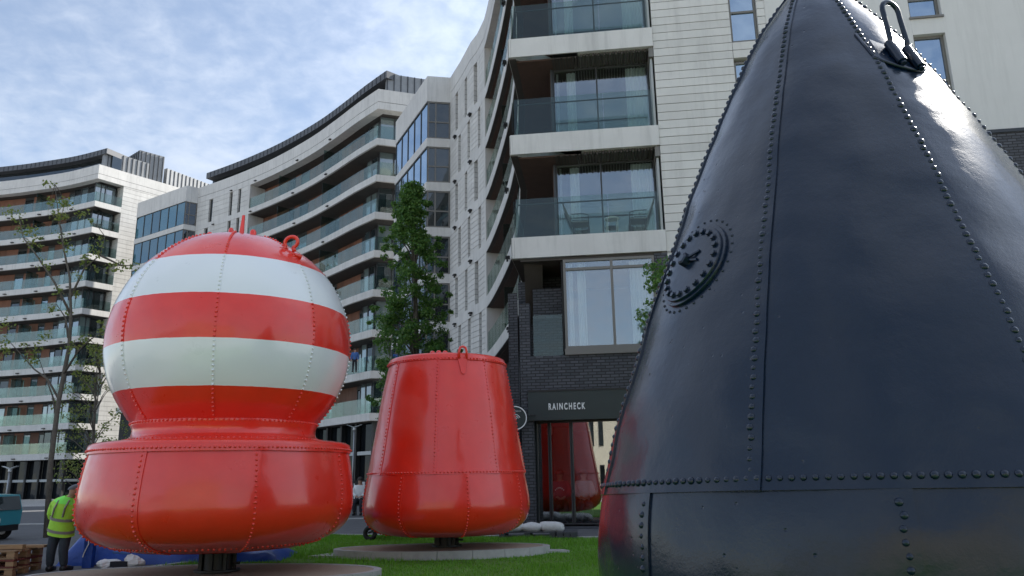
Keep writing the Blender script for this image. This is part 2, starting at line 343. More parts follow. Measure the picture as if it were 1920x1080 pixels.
# ------------------------------------------------------------------ helpers
def tag(o, label=None, cat=None, group=None, kind=None):
    if label: o['label'] = label
    if cat: o['category'] = cat
    if group: o['group'] = group
    if kind: o['kind'] = kind
    return o
def root(name, loc, label, cat, group=None):
    o = bpy.data.objects.new(name, None); COL.objects.link(o); o.location = loc; o.empty_display_size = 0.2
    return tag(o, label, cat, group)
def worldloc(o):
    v = Vector((0, 0, 0))
    while o is not None:
        v += Vector(o.location); o = o.parent
    return v
class MB:
    def __init__(s): s.v = []; s.f = []
    def add(s, vs, fs):
        b = len(s.v); s.v += [tuple(v) for v in vs]; s.f += [tuple(i + b for i in f) for f in fs]; return s
    def box(s, c, sz, mtx=None):
        x, y, z = sz[0] / 2, sz[1] / 2, sz[2] / 2
        vs = [Vector((i * x, j * y, k * z)) for k in (-1, 1) for (i, j) in ((-1, -1), (1, -1), (1, 1), (-1, 1))]
        if mtx is not None: vs = [mtx @ v for v in vs]
        c = Vector(c); vs = [v + c for v in vs]
        return s.add(vs, [(3, 2, 1, 0), (4, 5, 6, 7), (0, 1, 5, 4), (1, 2, 6, 5), (2, 3, 7, 6), (3, 0, 4, 7)])
    def hexa(s, bot, z0, z1):
        vs = [(p[0], p[1], z0) for p in bot] + [(p[0], p[1], z1) for p in bot]; n = len(bot)
        return s.add(vs, [tuple(range(n - 1, -1, -1)), tuple(range(n, 2 * n))] + [(i, (i + 1) % n, n + (i + 1) % n, n + i) for i in range(n)])
    def ring(s, pts):  # pts: list of (outer, inner, z0, z1) stations -> closed ribbon
        b = len(s.v)
        for (o, i, z0, z1) in pts:
            s.v += [(o[0], o[1], z0), (o[0], o[1], z1), (i[0], i[1], z1), (i[0], i[1], z0)]
        n = len(pts)
        for k in range(n - 1):
            a = b + 4 * k; c = a + 4
            for j in range(4):
                s.f.append((a + j, a + (j + 1) % 4, c + (j + 1) % 4, c + j))
        s.f.append((b, b + 3, b + 2, b + 1)); e = b + 4 * (n - 1); s.f.append((e, e + 1, e + 2, e + 3))
        return s
    def tube(s, pts, rad, seg=8, cap=True):
        pts = [Vector(p) for p in pts]
        rr = rad if isinstance(rad, (list, tuple)) else [rad] * len(pts)
        b = len(s.v); n = len(pts); ref = None
        for i, p in enumerate(pts):
            d = (pts[min(i + 1, n - 1)] - pts[max(i - 1, 0)]).normalized()
            if ref is None:
                ref = Vector((0, 0, 1)) if abs(d.z) < 0.9 else Vector((1, 0, 0))
            u = (ref - d * ref.dot(d)).normalized(); w = d.cross(u); ref = u
            for k in range(seg):
                a = 2 * math.pi * k / seg
                s.v.append(tuple(p + (u * math.cos(a) + w * math.sin(a)) * rr[i]))
        for i in range(n - 1):
            for k in range(seg):
                a = b + i * seg + k; c = b + i * seg + (k + 1) % seg
                s.f.append((a, c, c + seg, a + seg))
        if cap:
            s.f.append(tuple(b + k for k in range(seg - 1, -1, -1))); s.f.append(tuple(b + (n - 1) * seg + k for k in range(seg)))
        return s
    def lathe(s, prof, c=(0, 0, 0), seg=48, a0=0.0, a1=2 * math.pi):
        full = abs(a1 - a0 - 2 * math.pi) < 1e-6; m = seg if full else seg + 1
        b = len(s.v)
        for (z, r) in prof:
            for k in range(m):
                a = a0 + (a1 - a0) * k / seg
                s.v.append((c[0] + r * math.cos(a), c[1] + r * math.sin(a), c[2] + z))
        for i in range(len(prof) - 1):
            for k in range(seg):
                k2 = (k + 1) % m if full else k + 1
                s.f.append((b + i * m + k, b + i * m + k2, b + (i + 1) * m + k2, b + (i + 1) * m + k))
        return s
    def mesh(s, name, off=Vector((0, 0, 0)), smooth=False):
        me = bpy.data.meshes.new(name); me.from_pydata([(v[0] - off.x, v[1] - off.y, v[2] - off.z) for v in s.v], [], s.f)
        me.validate(verbose=False)
        if smooth: me.polygons.foreach_set('use_smooth', [True] * len(me.polygons))
        me.update(); return me
    def build(s, name, m, parent=None, smooth=False, fix=False):
        off = worldloc(parent) if parent is not None else Vector((0, 0, 0))
        me = s.mesh(name, off, smooth)
        if fix:
            bm = bmesh.new(); bm.from_mesh(me); bmesh.ops.recalc_face_normals(bm, faces=bm.faces); bm.to_mesh(me); bm.free()
        me.materials.append(MATS[m] if isinstance(m, str) else m)
        o = bpy.data.objects.new(name, me); COL.objects.link(o)
        if parent is not None: o.parent = parent
        return o
def smoothsharp(o, ang=35):
    me = o.data
    me.polygons.foreach_set('use_smooth', [True] * len(me.polygons))
    me.set_sharp_from_angle(angle=R(ang))
def gz(y):
    t = min(1, max(0, (y - 12) / 8)); return 0.28 * t

# ------------------------------------------------------------------ ground
ys = [-400, -60, 0, 6, 12] + [12 + 0.8 * i for i in range(1, 11)] + [30, 60, 200, 1500]
b = MB(); vs = []; xs = [-900, -60, 0, 60, 900]
for y in ys:
    for x in xs: vs.append((x, y, gz(y)))
fs = []
for j in range(len(ys) - 1):
    for i in range(len(xs) - 1):
        a = j * len(xs) + i; fs.append((a, a + 1, a + 1 + len(xs), a + len(xs)))
b.add(vs, fs); tag(b.build('pavement', 'paving'), kind='structure')

mat('asphalt', (0.115, 0.115, 0.12), rough=0.9, var=0.3, vscale=2.5, bump=0.5, bscale=60, bdist=0.01)
b = MB(); ya = [12.5 + i * .5 for i in range(16)] + [30, 52]; vs = []
for y in ya:
    for x in (-70, -30, 0, 30): vs.append((x, y, gz(y) + .006))
b.add(vs, [(j * 4 + i, j * 4 + i + 1, j * 4 + i + 5, j * 4 + i + 4) for j in range(len(ya) - 1) for i in range(3)])
tag(b.build('road', 'asphalt'), kind='structure')
g = MB(); g.box((-18, 27, .29), (34, .35, .04)); tag(g.build('kerb', 'concrete'), kind='structure')
LP = [(-9.5, -8), (-9.2, 11.5), (-6.9, 13.4), (-5.7, 15.0), (-4.9, 19.3), (1.5, 17.7), (12, 16.2)]
def lawn_x(y):
    if y < 11.5: xl = -9.3
    else:
        xl = -9.2
        for (x0, y0), (x1, y1) in zip(LP[1:5], LP[2:6]):
            if y0 <= y <= y1: xl = x0 + (x1 - x0) * (y - y0) / (y1 - y0); break
    xr = 12.0
    if y > 16.2:
        if y >= 17.7: xr = 1.5 + (y - 17.7) / (19.3 - 17.7) * (-6.4)
        else: xr = 12 + (y - 16.2) / 1.5 * (-10.5)
    return xl, xr
b = MB(); rows = [-8, -2, 4, 8, 11.5] + [11.5 + 0.25 * i for i in range(1, 32)]
vs = []; fs = []
for y in rows:
    xl, xr = lawn_x(y)
    for i in range(9): vs.append((xl + (xr - xl) * i / 8, y, gz(y) + 0.02))
for j in range(len(rows) - 1):
    for i in range(8):
        a = j * 9 + i; fs.append((a, a + 1, a + 10, a + 9))
tag(b.add(vs, fs).build('lawn', 'grass_soil'), kind='structure')
def kerb_line(pts, w=0.14):
    k = MB(); st = []
    for i, p in enumerate(pts):
        d = Vector(pts[min(i + 1, len(pts) - 1)]) - Vector(pts[max(i - 1, 0)]); d.normalize(); nn = Vector((-d.y, d.x))
        z = gz(p[1]); st.append(((p[0], p[1]), (p[0] + nn.x * w, p[1] + nn.y * w), z - 0.1, z + 0.05))
    k.ring(st); return k
pts = []
for (x0, y0), (x1, y1) in zip(LP[1:-1], LP[2:]):
    for i in range(6): pts.append((x0 + (x1 - x0) * i / 6, y0 + (y1 - y0) * i / 6))
pts.append(LP[-1])
tag(kerb_line(pts).build('kerb', 'concrete', fix=True), kind='structure')

PL1 = (-4.94, 12.9, 2.80, 1.3); PL2 = (-1.42, 15.5, 2.06, 0.95)
def in_pl(x, y):
    for (cx_, cy_, a, c) in (PL1, PL2):
        if ((x - cx_) / (a + 0.03)) ** 2 + ((y - cy_) / (c + 0.03)) ** 2 < 1: return True
    return False
b = MB(); rnd = random.Random(3)
cnt = 0
while cnt < 62000:
    y = 9.5 + (rnd.random() ** 1.0) * 9.8; xl, xr = lawn_x(y); x = rnd.uniform(max(xl, -8.8), min(xr, 4.5))
    if noise.noise(Vector((x * .9, y * 1.6, 4))) > .38 and rnd.random() < .6: continue
    if in_pl(x, y) or (x - 2.7) ** 2 + (y - 6) ** 2 < 4: continue
    cnt += 1
    h = rnd.uniform(0.025, 0.055) * (1.0 + 0.8 * (noise.noise(Vector((x, y, 0))) > 0.2)); a = rnd.uniform(0, 6.28); w = 0.006 + 0.004 * rnd.random()
    lx, ly = rnd.uniform(-.02, .02), rnd.uniform(-.02, .02); z = gz(y) + 0.02
    b.add([(x - w * math.cos(a), y - w * math.sin(a), z), (x + w * math.cos(a), y + w * math.sin(a), z), (x + lx, y + ly, z + h)], [(0, 1, 2)])
tag(b.build('grass', 'grass_blade'), 'short green grass growing over the lawn around the buoys', 'grass', kind='stuff')

# ------------------------------------------------------------------ plan curves for the crescent buildings
class Plan:
    """polyline in plan, s=0 at the corner, positive along the long facade, negative along the end wall"""
    def __init__(s, endpts, longpts, step=1.1):
        P = [Vector(p) for p in endpts][::-1]           # far end ... near corner
        n_end = len(P)
        Lp = [Vector(p) for p in longpts]
        cr = []
        for i in range(len(Lp) - 1):
            p0 = Lp[max(i - 1, 0)]; p1 = Lp[i]; p2 = Lp[i + 1]; p3 = Lp[min(i + 2, len(Lp) - 1)]
            k = max(1, int((p2 - p1).length / step))
            for j in range(k):
                t = j / k
                cr.append(0.5 * ((2 * p1) + (p2 - p0) * t + (2 * p0 - 5 * p1 + 4 * p2 - p3) * t * t + (-p0 + 3 * p1 - 3 * p2 + p3) * t ** 3))
        cr.append(Lp[-1])
        s.P = P + cr; s.c = n_end
        d = [0.0]
        for a, c in zip(s.P, s.P[1:]): d.append(d[-1] + (c - a).length)
        off = d[s.c]; s.d = [x - off for x in d]
        s.nrm = []
        for i in range(len(s.P)):
            ds = []
            if i > 0: ds.append((s.P[i] - s.P[i - 1]).normalized())
            if i < len(s.P) - 1: ds.append((s.P[i + 1] - s.P[i]).normalized())
            ns = [Vector((-q.y, q.x)) for q in ds]; m = sum(ns, Vector((0, 0))).normalized()
            s.nrm.append(m / max(0.3, m.dot(ns[0])))
        s.L0 = s.d[0]; s.L1 = s.d[-1]
    def at(s, x):
        x = min(max(x, s.d[0]), s.d[-1])
        for i in range(len(s.d) - 1):
            if x <= s.d[i + 1] + 1e-9:
                t = (x - s.d[i]) / (s.d[i + 1] - s.d[i]); seg = (s.P[i + 1] - s.P[i]).normalized()
                p = s.P[i].lerp(s.P[i + 1], t)
                n = Vector((-seg.y, seg.x))
                if t < 1e-6: n = s.nrm[i]
                elif t > 1 - 1e-6: n = s.nrm[i + 1]
                return p, n, seg
    def sub(s, a, c):
        xs = [a] + [x for x in s.d if a + 0.02 < x < c - 0.02] + [c]
        return [s.at(x)[:2] for x in xs]
    def ribbon(s, mb, a, c, o0, o1, z0, z1):
        mb.ring([((p - n * o0), (p - n * o1), z0, z1) for p, n in s.sub(a, c)]); return mb
    def fr(s, a, c, o):   # local frame of chord between a and c at inward offset o
        pa, na, _ = s.at(a + 1e-4); pc, nc, _ = s.at(c - 1e-4)
        A = pa - na * o; Cc = pc - nc * o; u = (Cc - A); w = u.length; u.normalize(); n = Vector((-u.y, u.x))
        return A, u, n, w
def fbox(mb, A, u, n, s0, s1, d0, d1, z0, z1):  # d inward (opposite of outward normal n)
    q = [A + u * s0 - n * d0, A + u * s1 - n * d0, A + u * s1 - n * d1, A + u * s0 - n * d1]
    return mb.hexa(q, z0, z1)

def glazing(parent, A, u, n, w, z0, z1, pane='pane', fr='frame', t=0.06, depth=0.08, trans=None, mull=None, name='window', inner=0.04):
    """one framed window: frame part with its pane as sub-part"""
    f = MB(); g = 0.003
    fbox(f, A, u, n, g, t, 0, depth, z0 + g, z1 - g); fbox(f, A, u, n, w - t, w - g, 0, depth, z0 + g, z1 - g)
    fbox(f, A, u, n, t + .001, w - t - .001, 0, depth, z0 + g, z0 + t); fbox(f, A, u, n, t + .001, w - t - .001, 0, depth, z1 - t, z1 - g)
    if trans:
        for zt in trans: fbox(f, A, u, n, t + .001, w - t - .001, 0.001, depth, zt - t / 2, zt + t / 2)
    if mull:
        for sm in mull: fbox(f, A, u, n, sm - t / 2, sm + t / 2, -0.002, depth - .002, z0 + t + .001, z1 - t - .001)
    fo = f.build(name, fr, parent, fix=True)
    p = MB(); fbox(p, A, u, n, t * 0.8, w - t * 0.8, inner, inner + 0.02, z0 + t * .8, z1 - t * .8)
    p.build('pane', pane, fo, fix=True)
    return fo

def crescent(rt_, pl, Z, th, zpar, sRec, sWall0, sWall1, bay_pane, ground, depth=1.7, endlen=3.0, wall_cols=(), rnd=None,
             corner_glass=5.0, lamps=True, pw=1.2, floors_vis=None, wall_end=None, ph=1.9, end_wall_s=None, lampz=0.12):
    """floors with top-of-band heights Z (low to high); sRec=(s0,s1) balconies, sWall=(s0,s1) clad wall"""
    rnd = rnd or random.Random(1)
    tops = Z[1:] + [zpar[0] + th]       # underside handled as top - th
    # structural core set well back, so nothing shows through
    b = MB(); pl.ribbon(b, pl.L0, pl.L1, depth + 0.25, depth + 7.0, ground, zpar[1] - 0.4); b.build('wall_core', 'interior', rt_, fix=True)
    for k, z in enumerate(Z):
        b = MB(); pl.ribbon(b, -endlen, sRec[1], 0, depth + 0.2, z - th, z); b.build('balcony_slab', 'band', rt_, fix=True)
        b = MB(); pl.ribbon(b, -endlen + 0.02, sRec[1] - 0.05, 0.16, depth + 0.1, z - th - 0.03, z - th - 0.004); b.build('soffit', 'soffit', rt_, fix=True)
        b = MB(); pl.ribbon(b, sWall0, pl.L1, 0, 0.6, z - th, z); b.build('floor_band', 'band', rt_, fix=True)
    zj = zpar[0] + (zpar[1] - zpar[0]) * 0.36
    b = MB(); pl.ribbon(b, pl.L0, pl.L1, 0.0, 0.8, zpar[0], zj - 0.02); b.build('parapet', 'band', rt_, fix=True)
    b = MB(); pl.ribbon(b, pl.L0 + .01, pl.L1 - .01, 0.03, 0.78, zj - 0.019, zj + 0.019); b.build('parapet_joint', 'frame', rt_, fix=True)
    b = MB(); pl.ribbon(b, pl.L0, pl.L1, 0.0, 0.8, zj + 0.02, zpar[1]); b.build('parapet', 'band', rt_, fix=True)
    b = MB(); pl.ribbon(b, -endlen, sRec[1], 0.81, depth + 0.2, zpar[0] + 0.02, zpar[0] + 0.3); b.build('soffit', 'soffit', rt_, fix=True)
    # storeys
    div = [sRec[0] + (sRec[1] - sRec[0]) * q for q in (0.42, 0.78)]
    pat = []
    s = sRec[0] + corner_glass
    while s < sRec[1] - 0.5:
        w = rnd.uniform(0.8, 1.5); kind = rnd.choice(['timber', 'timber', 'glass', 'glass2']); pat.append((s, min(s + w, sRec[1] - 0.02), kind)); s += w
    for k, z in enumerate(Z):
        zt = (Z[k + 1] - th) if k + 1 < len(Z) else zpar[0]
        # balustrade
        s = -endlen
        n = max(1, int(endlen / pw)); e = endlen / n
        segs = [(-endlen + i * e, -endlen + (i + 1) * e) for i in range(n)]
        L = sRec[1] - 0.0; m = int(L / pw); e = L / m; segs += [(i * e, (i + 1) * e) for i in range(m)]
        for (a, c) in segs:
            A, u, nn, w = pl.fr(a, c, 0.07)
            g = MB(); fbox(g, A, u, nn, 0.012, w - 0.012, 0, 0.02, z - 0.02, z + 1.08); g.build('balustrade_panel', 'balustrade', rt_, fix=True)
        # back wall
        o = depth
        for (a, c, kd) in pat:
            A, u, nn, w = pl.fr(a, c, o)
            if kd == 'timber':
                g = MB(); fbox(g, A, u, nn, 0.006, w - 0.006, 0, 0.1, z + 0.004, zt - 0.004); g.build('timber_panel', 'timber', rt_, fix=True)
            else:
                pn = rnd.choice(['pane', 'pane_dim', 'pane_pale', 'pane_dim'])
                glazing(rt_, A, u, nn, w, z + 0.004, zt - 0.25, pn, 'frame', name='balcony_door')
                g = MB(); fbox(g, A, u, nn, 0.006, w - 0.006, 0.0, 0.1, zt - 0.24, zt - 0.004); g.build('head_panel', 'frame', rt_, fix=True)
        # corner glazing
        for (a, c) in ((-endlen + 0.2, -0.4), ):
            A, u, nn, w = pl.fr(a, c, o * 0.75)
            q = max(1, round(w / 1.3))
            for i in range(q):
                glazing(rt_, A + u * (w * i / q), u, nn, w / q, z + 0.004, zt - 0.004, rnd.choice(['pane', 'pane_pale', 'pane']), 'frame', name='corner_window')
        if corner_glass > 0.5:
            q = max(1, round(corner_glass / 1.3)); e = (corner_glass - 1.0) / q
            for i in range(q):
                A, u, nn, w = pl.fr(1.0 + i * e + 0.01, 1.0 + (i + 1) * e, o * 0.75)
                glazing(rt_, A, u, nn, w, z + 0.004, zt - 0.004, rnd.choice(['pane', 'pane_pale', 'pane_dim']), 'frame', name='corner_window')
        for sdv in div:
            A, u, nn, w = pl.fr(sdv, sdv + 0.05, 0.12)
            g = MB(); fbox(g, A, u, nn, 0, 0.03, 0, depth - 0.15, z + 0.005, zt - 0.3); g.build('privacy_screen', 'divider', rt_, fix=True)
        # side return of the recess
        A, u, nn, w = pl.fr(sRec[1], sRec[1] + 0.3, 0.004)
        g = MB(); fbox(g, A, u, nn, 0, 0.3, 0, depth, z + 0.004, zt - 0.004); g.build('return_wall', 'cladding', rt_, fix=True)
        # clad wall with narrow windows
        wins = []
        for (sc, ww, ph_) in wall_cols:
            off = ph_ if k % 2 == 0 else -ph_
            wins.append((sc + off - ww / 2, sc + off + ww / 2))
        wins.sort(); cur = sWall0 + 0.302
        hrow = (zt - z) / 5
        spans = []
        for (a, c) in wins: spans.append((cur, a)); cur = c
        spans.append((cur, sWall1))
        for (a, c) in spans:
            if c - a < 0.15: continue
            for r_ in range(5):
                g = MB(); pl.ribbon(g, a + 0.006, c - 0.006, 0.004 + 0.002 * (r_ % 2), 0.4, z + 0.006 + r_ * hrow, z + (r_ + 1) * hrow - 0.018)
                g.build('cladding_panel', 'cladding', rt_, fix=True)
        g = MB(); pl.ribbon(g, sWall0 + 0.31, sWall1 - 0.02, 0.05, 0.38, z + 0.004, zt - 0.004)
        # dark joint backing only between windows
        for (a, c) in spans:
            if c - a < 0.15: continue
            g = MB(); pl.ribbon(g, a + 0.01, c - 0.01, 0.03, 0.39, z + 0.007, zt - 0.007); g.build('joint_backing', 'frame', rt_, fix=True)
        for (a, c) in wins:
            A, u, nn, w = pl.fr(a, c, 0.16)
            glazing(rt_, A, u, nn, w, z + 0.01, zt - 0.01, rnd.choice(['pane', 'pane_dim', 'pane_dim']), 'frame_taupe', t=0.07, trans=[z + 0.9] if rnd.random() < .4 else None)
    if lamps:
        lg = []
        for k, z in enumerate(Z + [zpar[0] + th]):
            for q in (0.35, 0.62, 0.95):
                lg.append((sRec[0] + (sRec[1] - sRec[0]) * q + (0.5 if k % 2 else 0), z - th * 0.55))
            lg.append(((sWall0 + sWall1) / 2 + (1.2 if k % 2 else -1.4), z - th * 0.6))
        for (s_, z_) in lg:
            A, u, nn, w = pl.fr(s_, s_ + 0.3, -0.001)
            g = MB(); fbox(g, A, u, nn, 0, 0.3, -0.16, -0.02, z_ - lampz, z_ - lampz + 0.07); fbox(g, A, u, nn, 0.1, 0.2, -0.019, 0.0, z_ - lampz - 0.02, z_ - lampz + 0.09)
            g.build('wall_lamp', 'black', rt_, fix=True)

def bay(rt_, Acorner, Lend, Rend, Z, th, ztop, npan, pane, side_pane, ground, rnd):
    Ac = Vector(Acorner); Le = Vector(Lend); Re = Vector(Rend)
    for k, z in enumerate(Z):
        zt = (Z[k + 1] - th) if k + 1 < len(Z) else ztop
        d = (Le - Ac); L = d.length; u = d.normalized(); n = Vector((-u.y, u.x))
        for i in range(npan):
            a = L * i / npan + (0.05 if i == 0 else 0)
            glazing(rt_, Ac + u * a - n * 0.05, u, n, L * (i + 1) / npan - a, z + 0.003, zt - 0.003, pane, 'frame', t=0.05, name='bay_window')
        d = (Ac - Re); L = d.length; u = d.normalized(); n = Vector((-u.y, u.x))
        glazing(rt_, Re - n * 0.05, u, n, L - 0.05, z + 0.003, zt - 0.003, side_pane, 'frame_taupe', t=0.09, trans=[z + (zt - z) * 0.45], mull=[L * 0.62], name='bay_window')

# ------------------------------------------------------------------ building C (far left)
rc = root('apartment_building', (-46, 82, 0.28), 'far left pale curved apartment block with orange timber balcony backs and sunlit end wall', 'building')
rnd = random.Random(11)
plC = Plan([(-41.2, 85.4), (-43.0, 82.9)][::-1][::-1] and [(-43.45, 82.25), (-39.2, 87.6)], [(-45.4, 79.6), (-49.96, 81.6), (-54.3, 82.9), (-58.7, 84.0), (-66.0, 85.2), (-74.0, 85.6)])
ZC = [4.81 + 3 * k for k in range(10)]
crescent(rc, plC, ZC, 0.62, (34.4, 36.06), (0, 22.0), 22.0, 23.5, None, 0.28, depth=1.7, endlen=2.9, wall_cols=(), rnd=rnd, corner_glass=5.2, lamps=False, pw=1.3)
for k, z in enumerate(ZC):   # black wall lamps under the fascias
    for q in (2.5, 7.2, 11.5, 15.0):
        A, u, nn, w = plC.fr(q + (k % 2), q + 0.4 + (k % 2), -0.001)
        g = MB(); fbox(g, A, u, nn, 0, 0.35, -0.18, 0, z - 0.5, z - 0.4); g.build('wall_lamp', 'black', rc, fix=True)
# end wall cladding rows, with one column of windows
row = 0.5; z = 4.2; i = 0
A, u, nn, w = plC.fr(plC.L0, -2.92, 0.02)
A = A; W_ = w
while z < 34.39:
    z1 = min(z + row, 34.39)
    g = MB(); fbox(g, A, u, nn, 0.0, 1.2, 0.003 * (i % 2), 1.9, z, z1 - 0.025); g.build('cladding_panel', 'cladding', rc, fix=True)
    g = MB(); fbox(g, A, u, nn, 1.95, W_, 0.003 * (i % 2), 1.9, z, z1 - 0.025); g.build('cladding_panel', 'cladding', rc, fix=True)
    z += row; i += 1
g = MB(); fbox(g, A, u, nn, 0.01, W_ - .01, 0.10, 1.8, 4.2, 34.38); g.build('joint_backing', 'frame_taupe', rc, fix=True)
for k, z in enumerate(ZC):
    glazing(rc, A + u * 1.21 + nn * 0.0, u, nn, 0.73, z + 0.3, z + 2.3, 'pane_pale', 'frame', inner=0.03)
    g = MB(); fbox(g, A, u, nn, 1.21, 1.94, 0.005, 0.09, z - 0.69, z + 0.29); g.build('spandrel', 'cladding', rc, fix=True)
# standing seam penthouse and stair tower
def seam_wall(parent, A, u, n, w, z0, z1, step=0.55, m='zinc', thick=0.5):
    g = MB(); fbox(g, A, u, n, 0, w, 0, thick, z0, z1); g.build('metal_wall', m, parent, fix=True)
    s = step / 2
    while s < w:
        k = MB(); fbox(k, A, u, n, s - 0.03, s + 0.03, -0.07, 0.0, z0, z1 - 0.01); s += step
        k.build('standing_seam', 'zinc_dark', parent, fix=True)
def penthouse(parent, pl, z0, z1, s0, s1, inset, e0):
    b_ = MB(); pl.ribbon(b_, e0, s1, inset + 0.8, inset + 4, z0, z1 - 0.62); b_.build('penthouse_wall', 'pane_dim', parent, fix=True)
    b_ = MB(); pl.ribbon(b_, e0, s1, inset, inset + 5, z1 - 0.62, z1); b_.build('roof', 'zinc_roof', parent, fix=True)
    s = 0.3
    while s < s1 - 0.3:
        k = MB(); A, u, n, w = pl.fr(s, s + 0.07, inset); fbox(k, A, u, n, 0, 0.05, -0.03, 0, z1 - 0.6, z1 - 0.01); s += 0.62
        k.build('roof_seam', 'zinc_dark', parent, fix=True)
penthouse(rc, plC, 36.06, 38.3, 0, 30, 0.75, 0.05)
A, u, nn, w = plC.fr(-5.8, -0.02, 0.65)
seam_wall(rc, A, u, nn, w - 0.7, 35.9, 38.2)
b = MB(); P = [(-43.6, 84.5), (-41.6, 86.6), (-45.0, 89.5), (-47, 87.4)]; b.hexa(P, 33, 39.9); b.build('stair_tower', 'zinc', rc, fix=True)
for (p, q) in ((P[0], P[1]), (P[3], P[0])):
    p = Vector(p); q = Vector(q); d = (q - p); L = d.length; d.normalize(); n_ = Vector((d.y, -d.x))
    s = 0.25
    while s < L: 
        k = MB(); k.box((p.x + d.x * s + n_.x * .05, p.y + d.y * s + n_.y * .05, 36.4), (0.07, 0.07, 6.9)); s += 0.5
        k.build('standing_seam', 'zinc_dark', rc)
A = Vector((-38.0, 93.0)); B_ = Vector((-41.4, 87.0)); u = (B_ - A); w = u.length; u.normalize(); nn = Vector((-u.y, u.x))
seam_wall(rc, A, u, nn, w, 33.0, 38.6)
# ground storey
b = MB(); plC.ribbon(b, plC.L0, plC.L1, 1.2, 1.5, 0.28, 4.18); b.build('shopfront', 'pane_shop', rc, fix=True)
b = MB(); plC.ribbon(b, plC.L0, plC.L1, 0.9, 1.19, 2.0, 2.25); b.build('trim', 'frame_pale', rc, fix=True)
for i in range(16):
    A, u, nn, w = plC.fr(1 + i * 1.8, 1.3 + i * 1.8, 0.8); g = MB(); fbox(g, A, u, nn, 0, 0.22, 0, 0.3, 0.28, 4.15); g.build('column', 'black', rc, fix=True)

# ------------------------------------------------------------------ building B (middle)
rb = root('apartment_building', (-15, 62, 0.28), 'middle pale curved apartment block whose sweeping balconies run behind the striped buoy', 'building')
rnd = random.Random(5)
plB = Plan([(-7.4, 56.0), (-4.0, 57.2)], [(-10.2, 55.05), (-12.28, 57.34), (-14.72, 60.28), (-17.72, 63.67), (-21.63, 67.42), (-25.16, 70.34), (-28.8, 73.0), (-32.31, 75.3)])
ZB = [6.19 + 3 * k for k in range(8)]
sR = 21.55
crescent(rb, plB, ZB, 0.53, (29.66, 31.35), (0, sR), sR, plB.L1, None, 0.28, depth=1.7, endlen=2.9, wall_cols=((sR + 1.7, 0.5, 0.0), (sR + 3.1, 0.5, 0.0), (sR + 6.6, 0.6, 0.25)), rnd=rnd, corner_glass=3.6, pw=1.25)
penthouse(rb, plB, 31.35, 33.25, 0, plB.L1, 0.75, 0.05)
A, u, nn, w = plB.fr(plB.L0, -0.02, 0.65)
seam_wall(rb, A, u, nn, w - 0.7, 31.2, 33.15)
# bay
bc = (-33.25, 74.55); bl = (-40.6, 79.45); br = (-32.32, 75.3)
bay(rb, bc, bl, br, [z for z in ZB if z > 10], 0.53, 29.66, 6, 'pane_teal', 'pane_dim', 0.28, rnd)
for k, z in enumerate([z for z in ZB if z > 8] + [None]):
    z0, z1 = (z - 0.53, z) if z else (29.66, 31.35)
    b = MB(); b.ring([((br[0], br[1]), (br[0] - 1.2, br[1] + 1.5), z0, z1), (bc, (bc[0] - .3, bc[1] + 1.0), z0, z1), (bl, (bl[0] + .1, bl[1] + 1.2), z0, z1)])
    b.build('floor_band', 'band', rb, fix=True)
b = MB(); b.hexa([(br[0] - .3, br[1] + .6), (bc[0] - .2, bc[1] + .6), (bl[0] + .3, bl[1] + .4), (bl[0] + 3, bl[1] + 6), (br[0] + 3, br[1] + 6)], 0.28, 31.0); b.build('wall_core', 'interior', rb, fix=True)
b = MB(); plB.ribbon(b, plB.L0, plB.L1, 1.0, 1.6, 0.28, 5.64); b.build('shopfront', 'pane_shop', rb, fix=True)
b = MB(); plB.ribbon(b, plB.L0, plB.L1, 0.7, 0.99, 3.35, 3.6); b.build('trim', 'frame_pale', rb, fix=True)
for i in range(9):
    A, u, nn, w = plB.fr(0.4 + i * 2.3, 0.7 + i * 2.3, 0.6); g = MB(); fbox(g, A, u, nn, 0, 0.25, 0, 0.35, 0.28, 5.62); g.build('column', 'black', rb, fix=True)
# black and white graphic panel on the promenade
gp = root('graphic_panel', (-7.7, 41, .28), 'black panel with white hand-painted strokes standing beyond the gap between the red buoys', 'panel')
g = MB(); g.box((-7.7, 41, .93), (2.1, .08, 1.25)); g.build('board', 'black', gp)
for x in (-8.6, -6.8): g = MB(); g.box((x, 41.1, .75), (.08, .08, .95)); g.build('leg', 'steel', gp)
rr = random.Random(9)
for i in range(10):
    x = -8.68 + i * 0.2; zb = 0.4 + rr.uniform(0, .45); zt = 1.5 - rr.uniform(0, .15); tl = rr.uniform(-.07, .1); w_ = rr.uniform(.05, .12)
    g = MB(); fr_ = [(x, zb), (x + w_, zb), (x + w_ * 1.2 + tl, zt), (x + tl, zt)]
    g.add([(p[0], 40.945, p[1]) for p in fr_] + [(p[0], 40.958, p[1]) for p in fr_], [(0, 1, 2, 3), (7, 6, 5, 4), (0, 4, 5, 1), (1, 5, 6, 2), (2, 6, 7, 3), (3, 7, 4, 0)]); g.build('stroke', 'white', gp)

# ------------------------------------------------------------------ building A (near right)
ra = root('apartment_building', (4, 22, 0.28), 'nearest pale apartment block with stacked corner balconies above the dark brick shop front', 'building')
rnd = random.Random(21)
E_ = Vector((3.97, -0.5)).normalized(); P0 = Vector((0.03, 20.0)); NO = Vector((E_.y, -E_.x)).normalized()
if NO.y > 0: NO = -NO
def FP(s, d=0.0): return P0 + E_ * s - NO * d
plA = Plan([tuple(FP(4.04))], [(0.0, 20.0), (0.30, 22.6), (0.30, 24.6), (0.15, 28.5), (-0.31, 32.8), (-1.35, 39.5), (-2.26, 41.9), (-3.04, 44.1), (-3.82, 46.06)])
ZA = [7.82 + 3 * k for k in range(6)]
